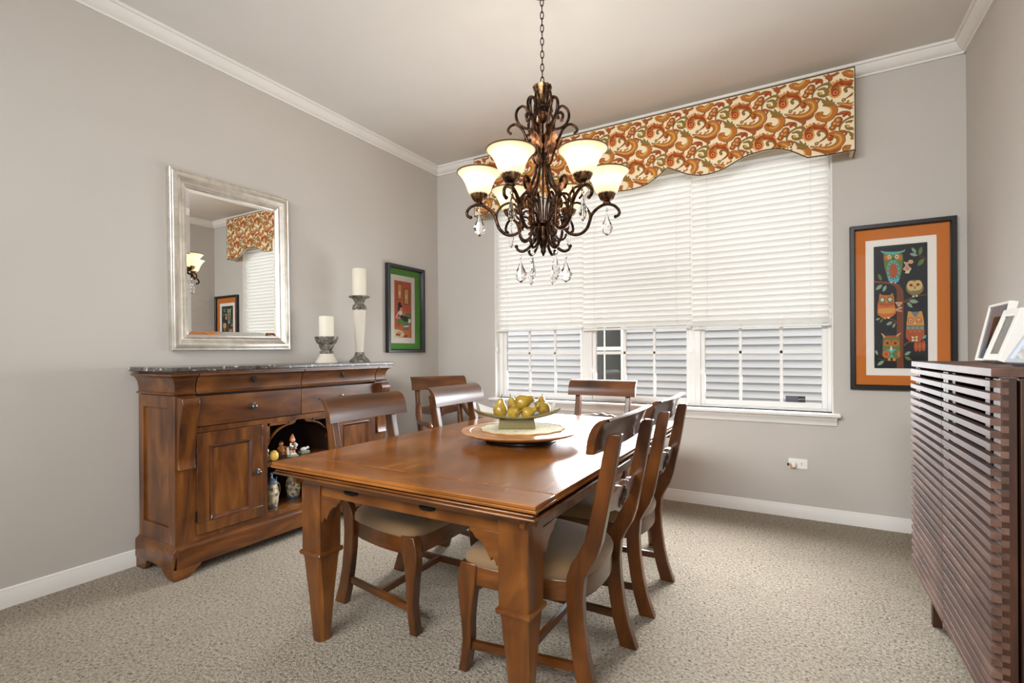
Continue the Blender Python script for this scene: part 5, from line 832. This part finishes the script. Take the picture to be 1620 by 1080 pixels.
def picture(name, label, loc, w, h, mp, frame_col, fprof, mat_rect, mat_col, in_rect, art_rect, art_bg, art):
    t = thing(name, label, 'picture', loc)
    bm = NB(); rings_rect(bm, w, h, fprof, mp); obj('frame', bm, plain(name+'_frame', frame_col, .35), t, sharp=25)
    def plate(rect, tt, col, nm, hole=None):
        bm = NB(); x0, x1, z0, z1 = rect; q = [(x0,z0),(x1,z0),(x1,z1),(x0,z1)]
        if hole:
            a, b, c, d = hole; k = [(a,c),(b,c),(b,d),(a,d)]
            A = [bm.verts.new(mp(*p, tt)) for p in q]; B = [bm.verts.new(mp(*p, tt)) for p in k]; Cc = [bm.verts.new(mp(*p, tt-.003)) for p in k]
            for i in range(4): bm.faces.new((A[i], A[(i+1) % 4], B[(i+1) % 4], B[i])); bm.faces.new((B[i], B[(i+1) % 4], Cc[(i+1) % 4], Cc[i]))
        else: face(bm, [mp(*p, tt) for p in q])
        return obj(nm, bm, flat(col, .7), t)
    tf = fprof[-1][1]
    plate(mat_rect, tf+.009, mat_col, 'mat_board', in_rect); plate(in_rect, tf+.006, '#f1e9df', 'inner_mat', art_rect)
    bm = NB(); x0, x1, z0, z1 = art_rect; cols = [art_bg]; T0 = tf+.0028-len(art)*1.5e-5*0
    face(bm, [mp(*p, tf+.0005) for p in ((x0,z0),(x1,z0),(x1,z1),(x0,z1))], 0)
    for i, (c, P) in enumerate(art):
        c = PAL[c]
        if c not in cols: cols.append(c)
        P = [(min(max(u, 0), 1), min(max(v, 0), 1)) for u, v in P]
        try: face(bm, [mp(x0+u*(x1-x0), z0+v*(z1-z0), tf+.0006+i*1.6e-5) for u, v in P], cols.index(c))
        except ValueError: pass
    obj('print', bm, [flat(c, .6) for c in cols], t)
    bm = NB(); x0, x1, z0, z1 = mat_rect; box(bm, *((0,0,0,0,0,0)) ) if 0 else None
    face(bm, [mp(*p, tf+.012) for p in ((x0,z0),(x1,z0),(x1,z1),(x0,z1))]); obj('glass', bm, pane, t)
    return t
FP = ((0,0),(0,.034),(.003,.037),(.024,.037),(.028,.033),(.031,.018),(.031,.002))
picture('owl_picture', 'black framed picture of five owls on a branch with orange mat on the back wall', (3.758,-.001,1.4495), .542, 1.075, mpB, '#121110', FP, (-.241,.243,-.507,.507), '#cb772e', (-.184,.178,-.4455,.4365), (-.140,.134,-.3995,.3945), '#262427', OWL_ART)
picture('lounge_picture', 'small black framed picture of a reclining woman with green mat in the left corner', (.001,-.500,1.575), .498, .803, mpL, '#26272a', ((0,0),(0,.040),(.003,.043),(.022,.043),(.026,.040),(.034,.020),(.034,.002)), (-.217,.223,-.368,.372), '#5c9b35', (-.189,.1355,-.315,.311), (-.142,.086,-.263,.261), '#cf6044', LOUNGE_ART)

# ------------------------------------------------------------------ on the sideboard
stone = paint('crackled_cream_ceramic', '#cfc6b6', .5, .1, 120); darkstone = metal_mat('weathered_grey_metal', '#47433b', '#948d7e', .6)
darkstone.node_tree.nodes['Principled BSDF'].inputs['Metallic'].default_value = .25
t = thing('candle_holder', 'short urn-shaped candle holder with cream base and dark carved cup on the marble', 'candle holder', (.2,-1.548,1.1015))
bm = NB(); lathe(bm, ((.077,0),(.077,.008),(.070,.018),(.060,.036),(.050,.054),(.043,.066),(.001,.068)), n=32); obj('base', bm, stone, t)
bm = NB(); lathe(bm, ((.040,.066),(.047,.072),(.047,.080),(.040,.088),(.036,.094),(.044,.102),(.050,.118),(.052,.132),(.066,.144),(.074,.160),(.078,.176),(.081,.184),(.081,.190),(.060,.190),(.001,.188)), n=48, flute=16, famp=.03); obj('cup', bm, darkstone, t)
def candle(r, h, loc, label):
    t = thing('candle', label, 'candle', loc)
    bm = NB(); lathe(bm, ((r-.002,0),(r,.002),(r,h-.004),(r-.003,h),(r-.008,h-.001),(.012,h-.007),(.001,h-.007)), n=32); obj('wax', bm, wax, t)
    bm = NB(); tube(bm, [(0,0,h-.009),(.001,.001,h+.006)], .0012, 6); obj('wick', bm, iron, t)
candle(.0525, .150, (.2,-1.548,1.2905), 'ivory pillar candle on the short urn-shaped holder')
t = thing('candle_holder', 'tall slender candle holder with pale crackled column and dark foot beside the green picture', 'candle holder', (.2,-1.233,1.1015))
bm = NB(); lathe(bm, ((.078,0),(.078,.006),(.070,.016),(.055,.030),(.042,.044),(.035,.060),(.033,.076),(.001,.078)), n=48, flute=16, famp=.025); obj('foot', bm, darkstone, t)
bm = NB(); lathe(bm, ((.028,.074),(.030,.10),(.035,.18),(.042,.27),(.048,.35),(.051,.40),(.050,.425),(.042,.445),(.030,.455),(.001,.456)), n=32); obj('column', bm, stone, t)
bm = NB(); lathe(bm, ((.051,.405),(.0525,.418),(.050,.440),(.036,.455),(.031,.462),(.036,.470),(.044,.488),(.052,.496),(.076,.506),(.079,.512),(.077,.516),(.001,.514)), n=48, flute=8, famp=.03); obj('cup', bm, darkstone, t)
candle(.053, .216, (.2,-1.233,1.6165), 'ivory pillar candle on the tall slender holder')

# things in the sideboard niche
egg_m = plain('yellow_glaze', '#e0b652', .4); whi = plain('white_porcelain', '#e9e4da', .3); fle = plain('porcelain_skin', '#d9a888', .4); brn = plain('brown_glaze', '#5c3a22', .4); tea = plain('green_grey_glaze', '#7d8a78', .4); org = plain('orange_glaze', '#b8702f', .4)
bm = NB(); lathe(bm, ((.001,0),(.014,.001),(.024,.012),(.027,.026),(.024,.044),(.015,.058),(.001,.064)), n=20); e = obj('egg', bm, egg_m, loc=(.362,-2.082,.5055)); tag(e, 'small yellow egg ornament at the left front of the sideboard shelf', 'ornament')
t = thing('figurine', 'white rabbit figurine next to the yellow egg on the sideboard shelf', 'figurine', (.318,-2.112,.5055))
bm = NB(); lathe(bm, ((.024,0),(.024,.005),(.018,.007)), n=16); ball(bm, (0,0,.028), .022, sc=(1,1,1.1)); ball(bm, (.006,.004,.058), .016); ball(bm, (.02,.006,.055), .007)
for s in (-1, 1): ball(bm, (-.002,.004+s*.007,.080), .006, sc=(.6,.7,2.2)); ball(bm, (.016,s*.012,.03), .007); ball(bm, (.012,s*.014,.009), .009, sc=(1.5,.8,.7))
obj('body', bm, whi, t)
t = thing('figurine', 'seated child figurine in yellow clothes holding a tray on the sideboard shelf', 'figurine', (.25,-1.955,.5055))
bm = NB(); box(bm, -.03, .03, -.032, .036, 0, .012); obj('base', bm, tea, t, .003)
bm = NB(); lathe(bm, ((.026,.012),(.030,.022),(.022,.045),(.012,.062),(.001,.064)), n=16)
for s in (-1, 1): tube(bm, [(0,s*.014,.052),(.012,s*.030,.045),(.024,s*.024,.036)], .007, 8); tube(bm, [(.01,s*.012,.02),(.034,s*.014,.022),(.042,s*.014,.008)], .008, 8)
ball(bm, (0,0,.074), .015, 1); ball(bm, (-.003,0,.080), .0155, 2, sc=(1,1,.8)); ball(bm, (.024,.034,.044), .008, 1); obj('body', bm, [org, fle, brn], t)
t = thing('figurine', 'tall child figurine in a pointed hood in the middle of the sideboard shelf', 'figurine', (.355,-1.945,.5055))
bm = NB(); lathe(bm, ((.034,0),(.036,.006),(.030,.012),(.001,.013)), n=20); obj('base', bm, tea, t)
bm = NB()
for s in (-1, 1): tube(bm, [(0,s*.009,.012),(0,s*.010,.05)], .0075, 8, 1); ball(bm, (.008,s*.010,.016), .009, 2, sc=(1.5,.9,.7))
lathe(bm, ((.024,.045),(.026,.050),(.018,.075),(.013,.090),(.001,.094)), n=16)
for s in (-1, 1): tube(bm, [(0,s*.014,.085),(.012,s*.024,.072),(.022,s*.010,.066)], .006, 8, 3)
ball(bm, (.002,0,.106), .015, 1); lathe(bm, ((.0165,.100),(.017,.110),(.012,.124),(.005,.140),(.001,.146)), (-.003,0,0), 14, 4); tube(bm, [(-.012,-.022,.013),(-.012,-.024,.06)], .009, 8, 2); obj('body', bm, [brn, fle, whi, whi, org], t)
t = thing('figurine', 'low sleeping lamb figurine on a green base at the right of the sideboard shelf', 'figurine', (.33,-1.845,.5055))
bm = NB(); box(bm, -.024, .024, -.028, .032, 0, .018); obj('base', bm, tea, t, .004)
bm = NB(); ball(bm, (0,0,.028), .017, sc=(.8,1.5,.8)); ball(bm, (.004,.028,.034), .010); obj('body', bm, whi, t)
relief = metal_mat('carved_stoneware', '#4a3a28', '#d9c9a6', .5); relief.node_tree.nodes['Principled BSDF'].inputs['Metallic'].default_value = 0
pewt = plain('blue_pewter', '#6d7c8c', .35, .6)
def stein(loc, label, rz):
    t = thing('beer_stein', label, 'stein', loc, rz)
    bm = NB(); lathe(bm, ((.036,0),(.038,.004),(.037,.012),(.040,.02),(.044,.05),(.047,.08),(.044,.11),(.037,.132),(.034,.145),(.034,.152),(.001,.152)), n=28); obj('body', bm, relief, t)
    bm = NB(); lathe(bm, ((.037,.150),(.039,.156),(.034,.164),(.022,.176),(.012,.184),(.009,.194),(.013,.202),(.008,.212),(.001,.222)), n=24); tube(bm, [(.0,.034,.158),(0,.050,.162),(0,.052,.178)], .004, 6); obj('lid', bm, pewt, t)
    bm = NB(); tube(bm, catmull([(0,.042,.13),(0,.066,.134),(0,.078,.105),(0,.072,.065),(0,.045,.045)], 4), .0065, 8); obj('handle', bm, brn, t)
    bm = NB(); lathe(bm, ((.038,0),(.0405,.004),(.0395,.014),(.037,.014)), n=28); obj('foot_ring', bm, pewt, t)
stein((.30,-2.062,.2005), 'stoneware beer stein with pewter lid at the left of the sideboard niche floor', .3)
stein((.22,-1.845,.2005), 'stoneware beer stein half hidden behind the table leg in the sideboard niche', -.2)

# ------------------------------------------------------------------ on the table
t = thing('lazy_susan', 'round acacia wood turntable in the middle of the dining table', 'turntable', (2.0,-1.867,.7352))
bm = NB(); lathe(bm, ((.150,.028),(.235,.028),(.268,.036),(.288,.045),(.292,.050),(.290,.053),(.250,.053),(.246,.051),(.001,.051)), n=72); obj('tray', bm, susan_w, t, sharp=20)
bm = NB(); lathe(bm, ((.17,0),(.175,.003),(.175,.010),(.15,.013),(.15,.029)), n=48); obj('base', bm, plain('black_plastic', '#191817', .3), t)
t = thing('placemat', 'scalloped oval placemat with leaf pattern under the pear bowl', 'placemat', (1.99,-1.832,.7866))
m, nt, b = mat('leaf_print_cloth'); mp_ = coords(nt, (1,1,1), False); n_ = noise(nt, mp_, 26, 3, .6, 2.2)
r_ = ramp(nt, n_.outputs['Fac'], ((.34, '#b9b08c'), (.44, '#e6dcc0'), (.56, '#ddd0ab'), (.66, '#a5ab88'))); nt.links.new(r_.outputs['Color'], b.inputs['Base Color']); b.inputs['Roughness'].default_value = .9
bm = NB(); N = 96; out = [(.206*(1+.025*math.cos(14*2*PI*i/N)), 2*PI*i/N) for i in range(N)]
loft(bm, [[(r*math.cos(a), r*math.sin(a), z) for r, a in out] for z in (0,.003)]); obj('cloth', bm, m, t)
bm = NB(); tube(bm, [(r*math.cos(a), r*math.sin(a), .0022) for r, a in out], .0026, 6, closed=True); obj('edging', bm, plain('tan_edging', '#b98f5c', .8), t)
BX, BY, BZ = 1.955, -1.826, .790
t = thing('fruit_bowl', 'olive glazed dish with upswept corners on a square foot, full of pears', 'bowl', (BX,BY,BZ), math.radians(30))
olive = plain('olive_glaze', '#665619', .42); bown = plain('bowl_interior', '#d9d6d0', .12)
bm = NB(); q = [[(sx*h, sy*h*.8, z) for sx, sy in ((-1,-1),(1,-1),(1,1),(-1,1))] for h, z in ((.089,0),(.091,.002),(.087,.046))]; loft(bm, q); obj('foot', bm, olive, t, .002)
def bz(x, y): return .036+.037*abs(x/.205)**2.0+.027*abs(y/.13)**2.0
def bowl_grid(bm, off, m):
    nx, ny = 29, 13; V = []
    for i in range(nx):
        row = []
        for j in range(ny):
            u, v = -1+2*i/(nx-1), -1+2*j/(ny-1); x = u*.208*(1-.12*(1-v*v)*abs(u)**3); y = v*(.128-.012*(1-abs(u))+.008*abs(u)**2)
            row.append(bm.verts.new((x, y, bz(x, y)+off)))
        V.append(row)
    for i in range(nx-1):
        for j in range(ny-1):
            f = bm.faces.new((V[i][j], V[i+1][j], V[i+1][j+1], V[i][j+1])); f.material_index = m
    return V
bm = NB(); V0 = bowl_grid(bm, 0, 0); V1 = bowl_grid(bm, .007, 1)
def rim(V): return [V[i][0] for i in range(len(V))]+[V[-1][j] for j in range(1, len(V[0]))]+[V[i][-1] for i in range(len(V)-2, -1, -1)]+[V[0][j] for j in range(len(V[0])-2, 0, -1)]
a_, b_ = rim(V0), rim(V1)
for i in range(len(a_)): bm.faces.new((a_[i], a_[(i+1) % len(a_)], b_[(i+1) % len(a_)], b_[i]))
obj('dish', bm, [olive, bown], t, sharp=50)
bm = NB()
for s in (-1, 1):
    for k in range(9):
        x0, x1 = s*(.085+.006*math.sin(k*2.1)), s*(.150+.012*math.sin(k*1.7)); y0 = -.075+k*.0165
        xs = [x0+(x1-x0)*q/5 for q in range(6)]
        for qq in range(5):
            w0 = .0085*(1-.12*qq); w1 = .0085*(1-.12*(qq+1))
            face(bm, [(xs[qq],y0-w0,bz(xs[qq],y0)+.0078),(xs[qq+1],y0-w1,bz(xs[qq+1],y0)+.0078),(xs[qq+1],y0+w1,bz(xs[qq+1],y0)+.0078),(xs[qq],y0+w0,bz(xs[qq],y0)+.0078)])
obj('painted_leaves', bm, plain('brown_brush_glaze', '#4c2f22', .2), t)
m, nt, b = mat('pear_skin'); mp_ = coords(nt, (1,1,1)); n_ = noise(nt, mp_, 14, 4, .6); n2_ = noise(nt, mp_, 160, 2, .6)
r_ = ramp(nt, n_.outputs['Fac'], ((.32, '#6a4e14'), (.50, '#99791d'), (.7, '#b39a38'))); r2_ = ramp(nt, n2_.outputs['Fac'], ((.34, (.6,.5,.4)), (.44, (1,1,1)))); x_ = mixc(nt, r_.outputs['Color'], r2_.outputs['Color'], .5)
nt.links.new(x_.outputs[2], b.inputs['Base Color']); b.inputs['Roughness'].default_value = .3; b.inputs['Coat Weight'].default_value = .25
stemm = plain('pear_stem', '#3a2818', .7)
def make_pear():
    t = thing('pear', '', 'pear')
    bm = NB(); lathe(bm, ((.001,.004),(.006,.001),(.016,.002),(.026,.010),(.0325,.026),(.033,.036),(.029,.050),(.021,.062),(.0165,.071),(.015,.079),(.012,.085),(.006,.087),(.001,.085)), n=24); obj('flesh', bm, m, t, sharp=80)
    bm = NB(); tube(bm, [(0,0,.084),(.001,.001,.094),(.004,.002,.106)], [.0016,.0014,.002], 6); obj('stem', bm, stemm, t)
    return t
pr = make_pear(); Rb = Matrix.Rotation(math.radians(30), 4, 'Z')
PE = [(-.082,-.020,.090,1.12,(.05,.06,0),'upright pear with the tall stem at the left of the bowl'),
      (-.012,-.052,.080,.96,(1.30,0,.45),'small pear lying with its stem toward the front at the middle of the bowl'),
      (-.014,.072,.092,1.05,(-.35,-.2,.4),'pear partly hidden at the back of the bowl behind the large one'),
      (.032,.000,.126,1.18,(-.15,1.25,.1),'largest brownish pear lying on top of the pile'),
      (.054,-.056,.080,.94,(.1,1.15,.25),'pear lying low at the front right of the bowl, stem to the right'),
      (.136,-.012,.094,.98,(.2,-1.1,.3),'pear at the right of the bowl with its stem pointing left'),
      (.128,.066,.101,1.0,(-.6,.1,0),'pear standing at the back right corner of the bowl')]
EU = __import__('mathutils').Euler
for i, (x, y, z, s, e, lab) in enumerate(PE):
    o = pr if i == 0 else dup(pr); Re = Rb @ EU(e).to_matrix().to_4x4(); p = Rb @ Vector((x, y, 0))-Re.to_3x3() @ Vector((0,0,.036*s))
    o.location = (BX+p.x, BY+p.y, BZ+z+p.z); o.rotation_euler = Re.to_euler(); o.scale = (s,s,s)
    o['label'] = lab; o['category'] = 'pear'; o['group'] = 'pears in the bowl'

# ------------------------------------------------------------------ photo frames on the slatted cabinet
def photo_frame(label, loc, rz, w, h, bw, th, lean, col, side, photo, matc):
    t = thing('photo_frame', label, 'photo frame', (loc[0],loc[1],loc[2]+th*math.sin(lean)), rz)
    M = Matrix.Rotation(lean, 4, 'Y')
    mp = lambda u, v, q: tuple(M @ Vector((-q, -u, v+h/2)))
    bm = NB(); rings_rect(bm, w, h, ((0,-th),(0,0),(.002,.002),(bw-.002,.002),(bw,0),(bw,-.008)), mp); obj('frame', bm, plain('frame_'+col.strip('#'), col, .35), t, sharp=25)
    bm = NB(); a, b = w/2-bw, h/2-bw; face(bm, [mp(*p, -.008) for p in ((-a,-b),(a,-b),(a,b),(-a,b))], 0); a2, b2 = a*.5, b*.6
    if matc: face(bm, [mp(*p, -.0075) for p in ((-a2,-b2),(a2,-b2),(a2,b2),(-a2,b2))], 1); face(bm, [mp(*p, -.0072) for p in ((-a2*.5,-b2),(a2*.7,-b2),(a2*.5,b2*.1),(0,b2*.5),(-a2*.3,b2*.2))], 2)
    obj('photograph', bm, [plain('mount_'+(matc or photo).strip('#'), matc or photo, .5), plain('photo_'+photo.strip('#'), photo, .4), plain('photo_skin', '#b98a6c', .5)], t)
    bm = NB(); face(bm, [mp(*p, -.004) for p in ((-a,-b),(a,-b),(a,b),(-a,b))]); obj('glass', bm, pane, t)
    bm = NB(); A = [mp(*p, -th) for p in ((-w/2,-h/2),(w/2,-h/2),(w/2,h/2),(-w/2,h/2))]; face(bm, A); obj('backing', bm, plain('backing_board', '#3a3029', .8), t)
    bm = NB(); p0 = M @ Vector((th,0,h*.62)); hh = p0.z; loft(bm, [[(p0.x-.001,-.018,hh),(p0.x+.003,-.018,hh),(p0.x+.003,.018,hh),(p0.x-.001,.018,hh)],[(p0.x+.055,-.03,0),(p0.x+.059,-.03,0),(p0.x+.059,.03,0),(p0.x+.055,.03,0)]]); obj('easel_back', bm, plain('easel_board', '#2c2621', .8), t)
    return t
photo_frame('white thin-edged photo frame at the back of the cabinet top, behind the thicker one', (3.806,-1.4425,1.1185), 0, .225, .225, .010, .022, .20, '#efece4', None, '#22262f', '#aebaca')
photo_frame('small white photo frame with thick border in the middle of the cabinet top', (3.746,-1.757,1.1185), .05, .132, .180, .024, .035, .32, '#eeebe3', None, '#dcdcd6', None)
photo_frame('dark silver-edged photo frame on the cabinet top at the picture edge', (3.722,-2.128,1.1185), .1, .215, .155, .014, .02, .50, '#b9c0ca', None, '#1c2434', '#5c6470')

# ------------------------------------------------------------------ outlet and plug-in freshener
t = thing('wall_outlet', 'white horizontal electrical outlet low on the back wall under the right window', 'outlet', (3.182,-.001,.378))
bm = NB(); box(bm, -.058, .058, -.006, .001, -.035, .035); obj('cover_plate', bm, vinyl, t, .002)
for x in (-.022, .022):
    bm = NB(); lathe(bm, ((.016,0),(.016,.002),(.001,.002)), (x,-.006,0), 20, axis='y', mat=Matrix.Diagonal((1,-1,1,1)))
    o = obj('socket', bm, vinyl, t)
    bm = NB()
    for z in (-.006, .006): box(bm, x-.004, x+.005, -.0088, -.0079, z-.0012, z+.0012)
    box(bm, x-.010, x-.007, -.0088, -.0079, -.002, .002); obj('slot', bm, iron, o)
t = thing('air_freshener', 'white plug-in air freshener with orange flame mark plugged into the wall outlet', 'air freshener', (3.150,-.009,.378))
bm = NB(); lathe(bm, ((.018,0),(.021,.006),(.023,.022),(.020,.034),(.012,.041),(.001,.043)), (0,0,-.006), 24, axis='y', mat=Matrix.Diagonal((1,-1,1,1))); box(bm, -.012, .02, -.034, 0, -.018, .014); obj('body', bm, vinyl, t, .004)
bm = NB(); pts = [(-.012+a, b-.006) for a, b in ((0,.016),(.004,.008),(.007,0),(.006,-.008),(0,-.012),(-.006,-.008),(-.007,0),(-.004,.008))]; prism(bm, pts, -.050, -.046, 'y'); obj('flame_mark', bm, plain('orange_mark', '#d8843a', .4), t)
bm = NB(); lathe(bm, ((.010,-.008),(.013,-.016),(.009,-.018),(.008,-.034),(.001,-.036)), (0,-.024,-.004), 18, axis='x'); obj('refill_cap', bm, plain('black_cap', '#1b1c1b', .4), t)

# ------------------------------------------------------------------ light
wd = bpy.data.worlds.new('sky'); S.world = wd; wd.use_nodes = True
bg = wd.node_tree.nodes['Background']; bg.inputs['Color'].default_value = (1,.985,.965,1); bg.inputs['Strength'].default_value = SKY
def area(name, loc, rot, sx, sy, e, col):
    l = bpy.data.lights.new(name, 'AREA'); l.shape = 'RECTANGLE'; l.size = sx; l.size_y = sy; l.energy = e; l.color = col
    o = bpy.data.objects.new(name, l); COL.objects.link(o); o.location = loc; o.rotation_euler = rot; return o
area('side_fill_light', (W-.25,-5.3,1.5), tuple(Vector((-.66,.75,0)).to_track_quat('-Z','Y').to_euler()), 1.8, 2.2, SIDE_FILL, (.93,.97,1)).data.spread = math.radians(80)  # added fill lamp on the solid right wall, no opening there
area('rear_fill_light', (2.04,-5.6,2.9), tuple(Vector((.75,5,-2.2)).to_track_quat('-Z','Y').to_euler()), 3.0, 1.2, REAR_FILL, (.94,.975,1)).data.spread = math.radians(105)  # unseen fill lamp added behind the camera to brighten the far end
wl = area('window_daylight', (2.04,.05,1.06), (-PI/2+math.radians(3),0,0), 2.56, .50, WINW, (.92,.965,1)); wl.data.spread = math.radians(150)
area('window_downlight', (2.04,.045,1.06), (-PI/2+math.radians(34),0,0), 2.56, .46, DOWN, (.92,.965,1)).data.spread = math.radians(84)
area('blind_daylight', (2.04,.058,1.95), (-PI/2,0,0), 2.64, 1.14, BLW, (.98,.99,1))
vs = S.view_settings; S.display_settings.display_device = 'sRGB'
vs.view_transform = 'Standard'; vs.look = 'None'; vs.gamma = 1; vs.use_curve_mapping = False; vs.exposure = EXPO
S.cycles.max_bounces = 10; S.cycles.transparent_max_bounces = 16; S.cycles.sample_clamp_indirect = 6
S.cycles.use_denoising = True
